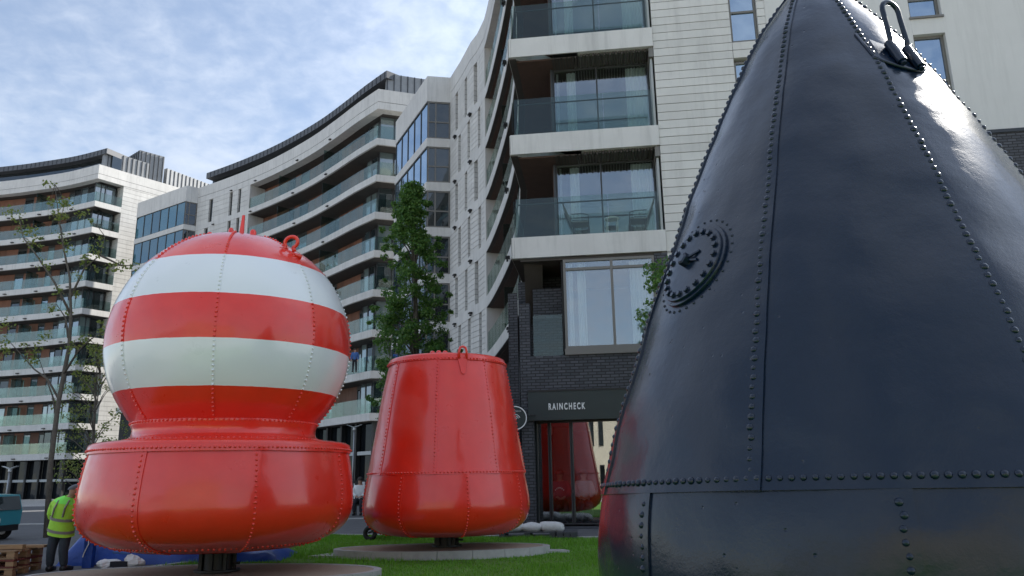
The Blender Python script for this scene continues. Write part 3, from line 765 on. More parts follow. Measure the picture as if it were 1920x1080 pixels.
# find s of recess end
sRA = [d_ for p_, d_ in zip(plA.P, plA.d) if p_.y > 39.3][0]
def fb(name, m, s0, s1, d0, d1, z0, z1, parent=ra):
    g = MB(); fbox(g, P0, E_, NO, s0, s1, d0, d1, z0, z1); return g.build(name, m, parent, fix=True)
TH = 0.58
depth = 1.75; DPB = 0.74
b = MB(); plA.ribbon(b, 5.5, plA.L1, depth + 0.25, depth + 7, 0.28, 26.9); b.build('wall_core', 'interior', ra, fix=True)
for k, z in enumerate(ZA):
    zt = (ZA[k + 1] - TH) if k < 5 else 25.4
    b = MB(); plA.ribbon(b, 0, sRA, 0, depth + 0.2, z - TH, z); b.build('balcony_slab', 'band', ra, fix=True)
    fb('balcony_slab', 'band', 0.0 + depth + 0.21, 4.06, 0.003, 5.2, z - TH, z)
    fb('slab_fascia', 'band', 0.055, 4.08, -0.04, -0.001, z - TH, z + 0.002)
    fb('slab_end_cap', 'band', 0.0, 0.05, -0.04, -0.001, z - TH, z + 0.002)
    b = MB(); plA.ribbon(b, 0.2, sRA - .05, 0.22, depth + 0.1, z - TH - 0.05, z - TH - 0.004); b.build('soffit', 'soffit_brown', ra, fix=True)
    b = MB(); plA.ribbon(b, 0.06, sRA - .05, 0.02, 0.215, z - TH - 0.03, z - TH - 0.003); b.build('soffit_shade_strip', 'soffit', ra, fix=True)  # dark strip stands for the shade along the slab's underside edge
    # corrugated dark soffit boards over the end balconies
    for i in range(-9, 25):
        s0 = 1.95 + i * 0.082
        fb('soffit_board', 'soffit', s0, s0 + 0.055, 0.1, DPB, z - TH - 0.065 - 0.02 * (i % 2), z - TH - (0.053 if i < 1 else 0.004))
    fb('soffit_trim', 'frame_taupe', 3.95, 4.08, 0.02, depth, z - TH - 0.30, z - TH - 0.004)
    # glass of the long side
    m = int((sRA - 0.2) / 1.25); e = (sRA - 0.1) / m
    for i in range(m):
        A, u, nn, w = plA.fr(0.1 + i * e, 0.1 + (i + 1) * e, 0.07); g = MB(); fbox(g, A, u, nn, 0.012, w - 0.012, 0, 0.02, z - 0.02, z + 1.08); g.build('balustrade_panel', 'balustrade', ra, fix=True)
    # glass of the end balcony
    for (a, c) in ((0.10, 1.25), (1.27, 2.6), (2.62, 3.93)):
        fb('balustrade_panel', 'balustrade', a, c, 0.04, 0.06, z - 0.02, z + 1.12)
    b = MB(); b.tube([(*FP(0.15, 0.12), z + 0.98), (*FP(3.9, 0.12), z + 0.98)], 0.022, 6); b.build('handrail', 'frame', ra)
    # back wall of the long side
    s = 6.0; rr = random.Random(40)
    while s < sRA - 0.3:
        w_ = rr.uniform(0.9, 1.6); s2 = min(s + w_, sRA - 0.02); A, u, nn, w = plA.fr(s, s2, depth)
        if rr.random() < 0.5:
            g = MB(); fbox(g, A, u, nn, 0.005, w - 0.005, 0, 0.1, z + .004, zt - .004); g.build('timber_panel', 'timber', ra, fix=True)
        else: glazing(ra, A, u, nn, w, z + .004, zt - .004, 'pane', 'frame', name='balcony_door')
        s = s2
    for sdv in (8.0, 14.0):
        A, u, nn, w = plA.fr(sdv, sdv + .05, 0.12); g = MB(); fbox(g, A, u, nn, 0, 0.03, 0, depth - .15, z + .005, zt - .3); g.build('privacy_screen', 'divider', ra, fix=True)
    A, u, nn, w = plA.fr(sRA, sRA + .3, 0.004); g = MB(); fbox(g, A, u, nn, 0, 0.3, 0, depth, z + .004, zt - .004); g.build('return_wall', 'cladding', ra, fix=True)
    # clad wall up to the bay
    sw0 = sRA + 0.302; cols = [(sRA + 1.5, .5), (sRA + 3.3, .5), (sRA + 5.3, .5)]; sh = 0.35 if k % 2 else -0.25
    cur = sw0; spans = []; wins = []
    for (sc, ww) in cols: a = sc + sh - ww / 2; spans.append((cur, a)); wins.append((a, a + ww)); cur = a + ww
    spans.append((cur, plA.L1))
    hr = (zt - z) / 8
    for (a, c) in spans:
        for r_ in range(8):
            g = MB(); plA.ribbon(g, a + .006, c - .006, 0.004, 0.4, z + 0.006 + r_ * hr, z + (r_ + 1) * hr - 0.02); g.build('cladding_panel', 'cladding', ra, fix=True)
        g = MB(); plA.ribbon(g, a + .01, c - .01, 0.03, 0.39, z + .007, zt - .007); g.build('joint_backing', 'frame_taupe', ra, fix=True)
    for (a, c) in wins:
        A, u, nn, w = plA.fr(a, c, 0.2); glazing(ra, A, u, nn, w, z + .01, zt - .01, 'pane', 'frame_taupe', t=.07, inner=.05)
    b = MB(); plA.ribbon(b, sRA, plA.L1, 0, 0.6, z - TH, z); b.build('floor_band', 'band', ra, fix=True)
    for q, s_ in enumerate((sRA * 0.55, sRA + 2.4, sRA + 5.6)):
        A, u, nn, w = plA.fr(s_, s_ + .3, -.001); g = MB(); fbox(g, A, u, nn, 0, .3, -.18, -.02, z - .42, z - .34); fbox(g, A, u, nn, .1, .2, -.019, 0, z - .45, z - .32); fbox(g, A, u, nn, .1, .2, -.14, -.06, z - .55, z - .47)
        g.build('wall_lamp', 'black', ra, fix=True)
# levels under the first slab of the long side
for z in (4.82,):
    b = MB(); plA.ribbon(b, sRA, plA.L1, 0, 0.6, z - TH, z); b.build('floor_band', 'band', ra, fix=True)
    for r_ in range(8):
        hr = 2.42 / 8
        g = MB(); plA.ribbon(g, sRA + .006, plA.L1 - .006, 0.004, 0.4, z + 0.006 + r_ * hr, z + (r_ + 1) * hr - 0.02); g.build('cladding_panel', 'cladding', ra, fix=True)
b = MB(); plA.ribbon(b, 5.4, plA.L1, 1.2, 1.6, 0.28, 4.2); b.build('shopfront', 'pane_shop', ra, fix=True)
b = MB(); plA.ribbon(b, 3.2, sRA, 0.9, 1.3, 4.2, 7.2); b.build('brick_wall', 'brick', ra, fix=True)
zj = 26.05
for (z0, z1, o, m) in ((25.4, zj - .02, 0, 'band'), (zj - .019, zj + .019, .03, 'frame'), (zj + .02, 27.2, 0, 'band')):
    b = MB(); plA.ribbon(b, 0, plA.L1, o, 1.2, z0, z1); b.build('parapet', m, ra, fix=True)
# bay
bcA = (-5.3, 45.8); blA = (-8.35, 52.4); brA = (-3.82, 46.06)
bay(ra, bcA, blA, brA, ZA, TH, 25.4, 5, 'pane_blue', 'pane_dim', 0.28, rnd)
for z in [4.82] + ZA + [None]:
    z0, z1 = (z - TH, z) if z else (25.4, 27.2)
    b = MB(); b.ring([(brA, (brA[0] + .2, brA[1] + 1.0), z0, z1), (bcA, (bcA[0] + .8, bcA[1] + .8), z0, z1), (blA, (blA[0] + 1.2, blA[1] + .2), z0, z1)]); b.build('floor_band', 'band', ra, fix=True)
b = MB(); b.hexa([(brA[0] + .3, brA[1] + .7), (bcA[0] + .7, bcA[1] + .6), (blA[0] + .9, blA[1]), (blA[0] + 6, blA[1]), (brA[0] + 6, brA[1] + 1)], .28, 27); b.build('wall_core', 'interior', ra, fix=True)

# end wall: balcony recess with glazed doors
for k, z in enumerate(ZA):
    zt = (ZA[k + 1] - TH) if k < 5 else 25.4
    DP = 0.75; ztop = zt - 0.07
    A = FP(1.18, DP)
    gf = glazing(ra, A, E_, NO, 2.78, z + 0.01, ztop, 'clear_glass', 'frame', t=0.045, depth=0.07, mull=[1.28], name='sliding_door')
    fb('side_frame', 'frame', 1.12, 1.179, DP - .05, DP + .15, z + .01, ztop)
    fb('corner_post', 'frame_pale', 3.98, 4.04, 0.12, DP + .1, z + .005, zt - .31)
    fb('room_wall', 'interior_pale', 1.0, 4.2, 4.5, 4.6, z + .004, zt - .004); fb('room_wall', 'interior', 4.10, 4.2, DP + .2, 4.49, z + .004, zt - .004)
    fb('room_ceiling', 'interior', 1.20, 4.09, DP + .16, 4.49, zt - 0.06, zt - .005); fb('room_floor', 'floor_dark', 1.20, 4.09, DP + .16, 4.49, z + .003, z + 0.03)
    fb('recess_wall', 'soffit_brown', 1.09, 1.18, DP + .16, 7.5, z + .005, zt - .055)
    for (c0, c1) in ((0.10, 0.16), (0.40, 0.66), (2.12, 2.72)):
        st = []; n_ = max(8, int((c1 - c0) / 0.03))
        for i in range(n_ + 1):
            q = c0 + (c1 - c0) * i / n_; dd = 0.16 + 0.03 * math.sin(i * 1.9)
            p_ = FP(1.18 + q, DP + dd); st.append((p_, p_ - NO * .008, z + .04, ztop - .05))
        g = MB(); g.ring(st); g.build('curtain', 'curtain', gf, fix=True)
# clad field between balcony and plain render
WW = [(6.24, 6.98, 13.2 - 3 * j, 15.6 - 3 * j) for j in range(-1, 3)]
zz = 7.24; i = 0
while zz < 27.0:
    base = (zz - 7.24) % 3.0
    h = 0.56 if base < 0.05 else 0.244
    z1 = zz + h
    segs = [(4.085, 7.2)] if h > .5 else None
    hit = [w_ for w_ in WW if w_[2] < (zz + z1) / 2 < w_[3]]
    segs = [(4.085, 6.235), (6.985, 7.2)] if hit else [(4.085, 6.235), (6.24, 7.2)]
    for (a, c) in segs: fb('cladding_panel', 'cladding', a + .003, c - .003, 0.004 + 0.0015 * (i % 2), 0.3, zz, z1 - 0.018)
    zz = z1; i += 1
fb('joint_backing', 'frame_taupe', 4.1, 6.23, 0.025, 0.29, 4.2, 27); fb('joint_backing', 'frame_taupe', 6.99, 7.19, 0.025, 0.29, 4.2, 27)
for (a, c, z0, z1) in WW:
    g = glazing(ra, FP(a, 0.12), E_, NO, c - a, z0, z1, 'pane_blue', 'frame_taupe', t=.06, trans=[z0 + .95])
    fb('curtain', 'curtain', a + .52, c - .07, 0.155, 0.16, z0 + .1, z1 - .1) if False else None
    fb('window_surround', 'frame_taupe', a + .001, c - .001, 0.21, 0.29, z0, z1)
fb('wall_behind', 'interior', 6.24, 6.98, .30, .4, 4.2, 27)
# lower clad rows beside the first floor window
zz = 4.6
while zz < 7.2:
    fb('cladding_panel', 'cladding', 4.09, 7.2, 0.004, 0.3, zz, min(zz + .24, 7.22)); zz += .26
# plain rendered wall to the right, in big sections around the windows
RW = [(10.97, 11.78, 10.99 + 2.46 * j, 12.93 + 2.46 * j) for j in range(0, 4)]
XR = 36.0; ZW = 21.0  # unseen right end and roof height shaped to shade the lawn, not the navy cone
fb('render_wall', 'render', 7.203, 10.965, 0.003, 0.3, 10.0, ZW); fb('render_wall', 'render', 11.785, XR, 0.003, 0.3, 10.0, ZW)
fb('render_wall', 'render', 7.203, 12.25, 0.003, 0.3, 4.2, 9.997)
zprev = 10.0
for (a, c, z0, z1) in RW:
    fb('render_wall', 'render', 10.967, 11.783, 0.003, 0.3, zprev, z0 - .001); zprev = z1 + .001
    g = glazing(ra, FP(a, 0.14), E_, NO, c - a, z0, z1, 'pane_blue', 'frame_taupe', t=.07, trans=[z0 + .62]); 
    fb('sill', 'frame_taupe', a - .03, c + .03, -0.05, 0.135, z0 - .06, z0 - .002)
fb('render_wall', 'render', 10.967, 11.783, 0.003, 0.3, zprev, ZW)
fb('brick_wall', 'brick', 12.253, XR, -0.02, 0.3, 4.3, 9.99); fb('coping', 'zinc_dark', 12.24, XR, -0.06, -.021, 9.93, 10.02)
fb('wall_core', 'interior', 4.3, XR, 0.41, 6.0, 4.2, 26.9) if False else None
b = MB(); b.hexa([FP(7.3, .35), FP(XR, .35), FP(XR, 14), FP(7.3, 14)], .28, ZW - .2); b.build('wall_core', 'interior', ra, fix=True)
b = MB(); b.hexa([FP(4.25, 1.0), FP(7.28, 1.0), FP(7.28, 10), FP(4.25, 10)], .28, 26.8); b.build('wall_core', 'interior', ra, fix=True)
fb('parapet', 'band', 1.22, 7.2, 0.0, 0.4, 27.001, 28.0); fb('parapet', 'band', 7.21, XR, -0.03, 0.4, ZW + .001, ZW + .5)
# first floor: brick band, window box, recess with glass
fb('brick_wall', 'brick', 0.15, 7.2, 0.0, 0.3, 3.66, 4.58)
fb('brick_wall', 'brick', 0.15, 0.42, 0.002, 0.3, 4.581, 6.0)
fb('brick_wall', 'brick', 0.15, 1.30, 1.9, 2.2, 4.581, 7.2)
fb('brick_wall', 'brick', 0.43, 1.28, 0.9, 1.0, 5.75, 6.6)
fb('brick_wall', 'brick', 3.75, 4.08, 0.003, 0.3, 4.581, 7.2)
fb('soffit', 'soffit', 0.2, 4.05, 0.05, 1.9, 7.16, 7.235)
fb('balustrade_panel', 'balustrade', 0.50, 1.27, 0.10, 0.12, 4.6, 5.69)
fb('sill', 'frame_taupe', 1.33, 3.74, -0.06, 0.1, 4.585, 4.74)
gf = glazing(ra, FP(1.34, 0.0), E_, NO, 2.4, 4.745, 7.15, 'clear_glass', 'frame_taupe', t=.07, depth=.09, mull=[1.28], trans=[6.88])
for (c0, c1) in ((0.12, 0.24), (0.36, 0.58), (1.75, 2.3)):
    st = []; n_ = max(8, int((c1 - c0) / .03))
    for i in range(n_ + 1):
        q = c0 + (c1 - c0) * i / n_; dd = 0.2 + .03 * math.sin(i * 1.9); p_ = FP(1.34 + q, dd); st.append((p_, p_ - NO * .008, 4.8, 7.08))
    g = MB(); g.ring(st); g.build('curtain', 'curtain', gf, fix=True)
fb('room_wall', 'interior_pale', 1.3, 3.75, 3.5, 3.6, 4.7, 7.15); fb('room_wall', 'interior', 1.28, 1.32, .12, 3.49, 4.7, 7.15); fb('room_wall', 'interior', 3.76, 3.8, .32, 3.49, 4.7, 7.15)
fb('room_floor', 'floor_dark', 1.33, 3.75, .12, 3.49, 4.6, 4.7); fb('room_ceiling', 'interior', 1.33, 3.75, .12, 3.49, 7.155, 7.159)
# curved soffit beam that drops from the first slab to the brick pier
st = []
for i in range(9):
    t = i / 8; st.append((Vector((0.34 + 0.05 * t, 20.2 + 1.6 * t)), Vector((0.34 + .05 * t + .5, 20.2 + 1.6 * t + .1)), 7.2 - 1.4 * t, 7.235 - 0.0 * t))
b = MB(); b.ring(st); b.build('curved_beam', 'soffit', ra, fix=True)
b = MB(); b.hexa([(0.18, 22.4), (0.55, 22.3), (.6, 24.5), (.2, 24.5)], .28, 7.2); b.build('brick_pier', 'brick', ra, fix=True)
b = MB(); b.hexa([(-0.12, 21.3), (0.14, 21.25), (.16, 22.3), (-0.1, 22.4)], .28, 6.6); b.build('brick_pier', 'brick', ra, fix=True)
# ground floor
fb('brick_pier', 'brick', 0.16, 0.46, 0.0, 0.4, 0.28, 3.655)
fb('brick_wall', 'brick', 3.1, 12.0, 0.0, 0.3, 0.28, 2.93) if False else None
fb('shop_base', 'slate', 0.47, 7.0, 0.02, 0.3, 0.22, 0.33); fb('shop_wall', 'brick', 3.51, 12.2, 0.003, 0.3, 0.335, 3.65) if False else None
fb('shop_wall', 'sign_green', 3.51, 7.2, 0.003, 0.3, 0.335, 2.925)
SG = Vector((0.970, -0.242)); SN = Vector((-0.242, -0.970)); G0 = FP(0.48, 0.42)
fb('shop_pier', 'brick', 3.12, 3.5, 0.002, 0.3, 0.37, 2.925)
fb('shop_soffit', 'soffit', 0.47, 3.5, 0.303, 4.9, 2.93, 2.99)
for (a, w_) in ((0.0, 0.34), (0.35, 0.56), (0.92, 1.62)):
    glazing(ra, G0 + SG * a, SG, SN, w_, 0.37, 2.92, 'shop_glass', 'frame', t=.035, depth=.06, name='shop_window')
fb('interior_wall', 'interior', 0.4, 8, 5.0, 5.1, .28, 3.6); fb('interior_floor', 'floor_dark', 0.45, 8, .31, 4.99, .285, .33); fb('interior_ceiling', 'interior', 0.45, 8, .31, 4.99, 3.0, 3.05); fb('interior_wall', 'interior', .40, .44, .41, 4.99, .28, 3.6)
fb('interior_panel', 'interior_pale', .75, 1.25, 2.5, 2.55, .34, 2.9)
# sign board
sg = root('shop_sign', (*FP(1.5, -0.1), 2.93), 'dark green shop sign board reading RAINCHECK in white letters', 'sign')
fb('board', 'sign_green', 0.34, 3.9, -0.08, -0.002, 2.93, 3.655, sg)
fb('edge_trim', 'black', 0.33, 3.91, -0.10, -0.001, 3.656, 3.70, sg)
def text_obj(txt, size, xscale, m, parent, M4, name='lettering', depth=0.008, bold=0.0, align='LEFT'):
    cu = bpy.data.curves.new(name, 'FONT'); cu.body = txt; cu.size = size; cu.extrude = depth; cu.offset = bold; cu.space_character = 1.45; cu.align_x = align
    tmp = bpy.data.objects.new(name, cu); COL.objects.link(tmp)
    bpy.context.view_layer.update()
    me = bpy.data.meshes.new_from_object(tmp.evaluated_get(bpy.context.evaluated_depsgraph_get()))
    bpy.data.objects.remove(tmp)
    off = worldloc(parent)
    for v in me.vertices:
        q = M4 @ Vector((v.co.x * xscale, v.co.y, v.co.z)); v.co = q - off
    me.materials.clear(); me.materials.append(MATS[m])
    o = bpy.data.objects.new(name, me); COL.objects.link(o); o.parent = parent; return o
def facM(p, u, z, n):
    m = Matrix(((u.x, 0, n.x, p.x), (u.y, 0, n.y, p.y), (0, 1, 0, z), (0, 0, 0, 1))); return m
text_obj('RAINCHECK', 0.225, 0.555, 'white', sg, facM(FP(0.86, -0.09), E_, 3.19, NO), bold=0.007)
# round projecting sign
hs = root('hanging_sign', (0.1, 19.8, 3.0), 'round black projecting sign with white ring and arc emblem beside the shop', 'sign')
hc = Vector((0.02, 19.72, 2.99))
def disc(mb, c, r1, r0_, y0, y1, seg=40):
    st = []
    for i in range(seg):
        a = 2 * math.pi * i / seg; ca, sa = math.cos(a), math.sin(a)
        st.append([(c.x + ca * r1, y0, c.z + sa * r1), (c.x + ca * r1, y1, c.z + sa * r1), (c.x + ca * r0_, y1, c.z + sa * r0_), (c.x + ca * r0_, y0, c.z + sa * r0_)])
    b0 = len(mb.v)
    for q in st: mb.v += q
    for i in range(seg):
        a = b0 + 4 * i; c_ = b0 + 4 * ((i + 1) % seg)
        for j in range(4): mb.f.append((a + j, a + (j + 1) % 4, c_ + (j + 1) % 4, c_ + j))
    return mb
g = MB(); disc(g, hc, 0.275, 0.001, 19.70, 19.74); g.build('disc', 'sign_green', hs, fix=True)
g = MB(); disc(g, hc, 0.30, 0.274, 19.685, 19.755); g.build('rim', 'white', hs, fix=True)
for j, rr_ in enumerate((0.05, 0.09, 0.13)):
    g = MB(); pts_ = [(hc.x + math.cos(a) * rr_, 19.693, hc.z - 0.04 + math.sin(a) * rr_) for a in [R(20 + 14 * i) for i in range(11)]]
    g.tube(pts_, 0.009, 6); g.build('emblem_arc', 'white', hs)
g = MB(); g.tube([(0.38, 19.73, 3.06), (0.60, 19.9, 3.06)], .015, 6); g.build('bracket', 'black', hs)
text_obj('RAINCHECK', 0.055, 0.7, 'white', hs, facM(Vector((hc.x - .13, 19.693)), Vector((1, 0)), 3.14, Vector((0, -1))), depth=.002)
# pendant lamp in the shop window
pd = root('pendant_lamp', (*FP(0.80, .85), 2.6), 'round silver pendant lamp hanging inside the shop window top left', 'lamp')
g = MB(); g.lathe([(0.02, 0.02), (0.0, .07), (-.08, .10), (-.17, .10), (-.22, .06), (-.23, .0)], (*FP(.8, .85), 2.83), 16); g.build('shade', 'steel', pd, smooth=True)
g = MB(); g.tube([(*FP(.8, .85), 2.82), (*FP(.8, .85), 2.99)], .01, 5); g.build('cord', 'black', pd)

# ------------------------------------------------------------------ balcony furniture
def patio_chair(loc, rz, label):
    t = root('patio_chair', loc, label, 'chair', 'patio furniture on the glass balcony'); t.rotation_euler = (0, 0, rz)
    def loc_build(mb, nm, m):
        me = mb.mesh(nm); me.materials.append(MATS[m]); o = bpy.data.objects.new(nm, me); COL.objects.link(o); o.parent = t; return o
    for s in (-1, 1):
        g = MB(); g.tube([(.22, s * .25, 0), (.25, s * .25, .42)], .014, 6); loc_build(g, 'leg', 'frame')
        g = MB(); g.tube([(-.2, s * .25, 0), (-.14, s * .25, .2), (-.2, s * .25, .42)], .014, 6); loc_build(g, 'leg', 'frame')
        g = MB(); g.tube([(.25, s * .27, .42), (.24, s * .27, .60), (.1, s * .27, .64), (-.22, s * .27, .64)], .014, 6); loc_build(g, 'armrest', 'frame')
    g = MB(); g.box((0.02, 0, .42), (.46, .5, .03)); loc_build(g, 'seat', 'frame_taupe')
    g = MB(); g.ring([(Vector((-.2, -.24)), Vector((-.23, -.24)), .42, .43), (Vector((-.2, .24)), Vector((-.23, .24)), .42, .43)])
    g = MB(); g.add([(-.20, -.24, .42), (-.20, .24, .42), (-.42, .22, .98), (-.42, -.22, .98), (-.23, -.24, .42), (-.23, .24, .42), (-.45, .22, .98), (-.45, -.22, .98)],
                    [(0, 1, 2, 3), (7, 6, 5, 4), (0, 4, 5, 1), (1, 5, 6, 2), (2, 6, 7, 3), (3, 7, 4, 0)]); loc_build(g, 'backrest', 'frame_taupe')
    return t
th = math.atan2(E_.y, E_.x)
patio_chair((*FP(1.82, .42), 7.825), th, 'left grey patio chair on the balcony beside the small white table')
patio_chair((*FP(3.42, .42), 7.825), th + math.pi, 'right grey patio chair on the balcony near the clad wall')
tb = root('side_table', (*FP(2.7, .4), 7.825), 'small white side table between two patio chairs on the balcony', 'table')
g = MB(); g.lathe([(0.50, 0.0), (.50, .2), (.53, .2), (.53, 0)], (*FP(2.7, .4), 7.825), 20); g.build('tabletop', 'white', tb)
for a in (45, 135, 225, 315):
    q = FP(2.7, .4) + Vector((math.cos(R(a)), math.sin(R(a)))) * .19; g = MB(); g.tube([(q.x, q.y, 7.825), (q.x, q.y, 8.34)], .012, 5); g.build('leg', 'white', tb)

# ------------------------------------------------------------------ building behind the viewer (seen in the shop glass and in the paint)
rd = root('office_building', (-7, -38, 0), 'cream building with rows of tall narrow windows, mirrored in the shop glass', 'building')
b = MB(); b.hexa([(-27, -38), (14, -38), (14, -52), (-27, -52)][::-1], 0, 12.5); b.build('wall', 'cream', rd, fix=True)
b = MB(); b.hexa([(-27.4, -37.6), (14.4, -37.6), (14.4, -52.4), (-27.4, -52.4)][::-1], 12.51, 13.0); b.build('cornice', 'concrete', rd, fix=True)
wf = MB(); wf.box((0, 0, 0), (0.46, 0.10, 1.0)); wme = wf.mesh('window'); wme.materials.append(MATS['pane_dim'])
for row_z, hh in ((1.5, 2.5), (6.0, 2.6), (10.2, 2.2)):
    for i in range(38):
        x = -26.2 + i * 1.06
        if i % 7 == 6: continue
        o = bpy.data.objects.new('window', wme); COL.objects.link(o); o.parent = rd; o.location = (x + 7, 0.04, row_z); o.scale = (1, 1, hh)
b = MB(); b.box((-6, -37.85, .25), (38, .2, .25)); b.build('yellow_band', 'yellow', rd)
rd2 = root('reflection_building', (-40, -70, 0), 'unseen long low grey building added behind the viewer for window reflections', 'building')  # unseen block, added to give the windows a dark band to reflect
b = MB(); b.hexa([(-110, -70), (-45, -70), (-45, -90), (-110, -90)][::-1], 0, 9); b.build('wall', 'concrete', rd2, fix=True)
b = MB(); b.add([(-111, -69, 9), (-44, -69, 9), (-44, -80, 12), (-111, -80, 12), (-111, -91, 9), (-44, -91, 9)], [(0, 1, 2, 3), (3, 2, 5, 4), (0, 3, 4), (1, 5, 2), (4, 5, 1, 0)]); b.build('roof', 'slate', rd2)

# ------------------------------------------------------------------ buoy tools
def spline(tab, z):
    if z <= tab[0][0]: return tab[0][1]
    for i in range(len(tab) - 1):
        if z <= tab[i + 1][0]:
            p0 = tab[max(i - 1, 0)]; p1 = tab[i]; p2 = tab[i + 1]; p3 = tab[min(i + 2, len(tab) - 1)]
            h = p2[0] - p1[0]; t = (z - p1[0]) / h
            m1 = (p2[1] - p0[1]) / (p2[0] - p0[0]) * h; m2 = (p3[1] - p1[1]) / (p3[0] - p1[0]) * h
            return (2 * t ** 3 - 3 * t * t + 1) * p1[1] + (t ** 3 - 2 * t * t + t) * m1 + (-2 * t ** 3 + 3 * t * t) * p2[1] + (t ** 3 - t * t) * m2
    return tab[-1][1]
class Rev:
    """surface of revolution in local coordinates with dents and lapped plate edges"""
    def __init__(s, rf, seams, lap=0.010, dent=0.012, dfreq=1.3, seed=0.0):
        s.rf = rf; s.seams = seams; s.lap = lap; s.dent = dent; s.df = dfreq; s.seed = seed
    def r(s, a, z, side=0):
        r = s.rf(z)
        q = Vector((math.cos(a) * r, math.sin(a) * r, z)) * s.df + Vector((s.seed, 0, s.seed))
        return r + s.dent * noise.noise(q) + s.dent * 0.4 * noise.noise(q * 2.7)
    def pt(s, a, z, h=0.0):
        r = s.r(a, z); e = 1e-3
        p = Vector((r * math.cos(a), r * math.sin(a), z))
        if h == 0: return p
        return p + s.nrm(a, z) * h
    def nrm(s, a, z):
        e = 0.01
        dr = (s.rf(z + e) - s.rf(z - e)) / (2 * e); n = Vector((math.cos(a), math.sin(a), -dr)); return n.normalized()
    def plate(s, a0, a1, z0, z1, na=24, nz=30, lap_a=0.035, mb=None, low_lip=0.0):
        """one plate from seam a0 to seam a1; its a1 edge laps over the neighbour"""
        mb = mb or MB(); A = []; 
        for i in range(na + 1): A.append(a0 + (a1 - a0) * i / na)
        offs = [0.0] * len(A)
        fade = (a1 - a0) * 0.25
        A += [a1 + lap_a]
        offs = [s.lap * max(0, 1 - (a1 - a) / fade) if a > a1 - fade else 0.0 for a in A[:-1]] + [s.lap]
        A.append(a1 + lap_a + 0.0005); offs.append(-0.004)
        zs_ = [z0 + (z1 - z0) * j / nz for j in range(nz + 1)]
        vs = []
        for z in zs_:
            for a, o in zip(A, offs):
                lip = low_lip * max(0.0, 1 - (z - z0) / 0.22) if low_lip else 0.0
                p = s.pt(a, z); n = s.nrm(a, z); vs.append(p + n * (o + lip))
        if low_lip:  # underside edge of the lapped ring
            zlow = []
            for a, o in zip(A, offs):
                p = s.pt(a, z0 - 0.001); zlow.append(p + s.nrm(a, z0) * (-0.004))
            vs = zlow + vs; nr = len(zs_) + 1
        else: nr = len(zs_)
        m = len(A); fs = []
        for j in range(nr - 1):
            for i in range(m - 1):
                a = j * m + i; fs.append((a, a + 1, a + m + 1, a + m))
        return mb.add(vs, fs)
def local_build(mb, name, m, parent, smooth=True, sharp=None):
    me = mb.mesh(name, smooth=smooth); me.materials.append(MATS[m]); o = bpy.data.objects.new(name, me); COL.objects.link(o); o.parent = parent
    if sharp: smoothsharp(o, sharp)
    return o
def rivet_mesh(r, h, seg=8, rings=3):
    mb = MB(); pr = []
    for i in range(rings + 1):
        t = i / rings * math.pi / 2; pr.append((h * math.sin(t), r * math.cos(t) if i < rings else 0.0005))
    mb.lathe([(-0.006, r)] + pr, (0, 0, 0), seg); return mb
def orient(p, n, spin=0.0):
    q = n.to_track_quat('Z', 'Y'); return Matrix.Translation(p) @ q.to_matrix().to_4x4()
def joined_rivets(places, r, h, name, m, parent, seg=6, rings=2):
    base = rivet_mesh(r, h, seg, rings); mb = MB(); rg = random.Random(1)
    for (p, n) in places:
        Mx = orient(p, n); sc = rg.uniform(.78, 1.18)
        mb.add([Mx @ (Vector(v) * sc) for v in base.v], base.f)
    o = local_build(mb, name, m, parent); o['kind'] = 'stuff'; return o
def walk(rev, f, n):  # positions along parameter
    return [f(i / n) for i in range(n + 1)]
def seam_places(rev, a, z0, z1, sp_, h=0.004, wob=0.0):
    out = []; z = z0
    while z < z1:
        p = rev.pt(a, z, h); out.append((p, rev.nrm(a, z), a, z))
        e = 0.01; dr = (rev.rf(z + e) - rev.rf(z - e)) / (2 * e); z += sp_ / math.sqrt(1 + dr * dr)
    return out

def post(parent, X, Y, z0, z1, w=0.30):
    g = MB(); g.lathe([(z0, w + .08), (z0 + .03, w + .08), (z0 + .03, w * .9), (z1, w * .9)], (0, 0, 0), 24); local_build(g, 'mounting_post', 'black', parent, sharp=40)
    for a in range(8):
        t = a * math.pi / 4; g = MB(); g.box((math.cos(t) * w, math.sin(t) * w, (z0 + z1) / 2), (.05, .05, z1 - z0 - .01)); local_build(g, 'rib', 'black', parent, smooth=False)
    g = MB(); g.tube([(w, -.1, z0 + .12), (w + .12, -.1, z0 + .12)], .02, 6); local_build(g, 'bolt', 'black', parent)

# ------------------------------------------------------------------ buoy 1: striped sphere
B1 = Vector((-4.77, 13.0, 0.0))
b1 = root('buoy', B1, 'large red and white striped round-topped buoy on a wide red drum base', 'buoy', 'painted sea buoys on the lawn')
ZC1, RS = 3.76, 1.95
def rf_sph(z): return math.sqrt(max(0.0, RS * RS - (z - ZC1) ** 2)) if abs(z - ZC1) < RS else 0.0
rs = Rev(rf_sph, None, lap=0.008, dent=0.012, seed=2.0)
for k in range(8):
    a0 = R(-78 + 45 * k)
    g = rs.plate(a0, a0 + R(45), 2.42, 5.66, na=14, nz=44, lap_a=0.018); local_build(g, 'sphere_plate', 'red_white_paint', b1, sharp=30)
g = MB(); g.lathe([(5.63, .36), (5.66, .34), (5.69, .25), (5.712, .1), (5.715, 0)], (0, 0, 0), 32); local_build(g, 'crown_plate', 'red_paint', b1)
neck = [(2.15, 1.62), (2.19, 1.50), (2.24, 1.44), (2.30, 1.425), (2.36, 1.43), (2.40, 1.45), (2.43, 1.455), (2.465, 1.45), (2.47, 1.43)]
g = MB(); g.lathe(neck, (0, 0, 0), 96); local_build(g, 'neck', 'red_paint', b1, sharp=45)
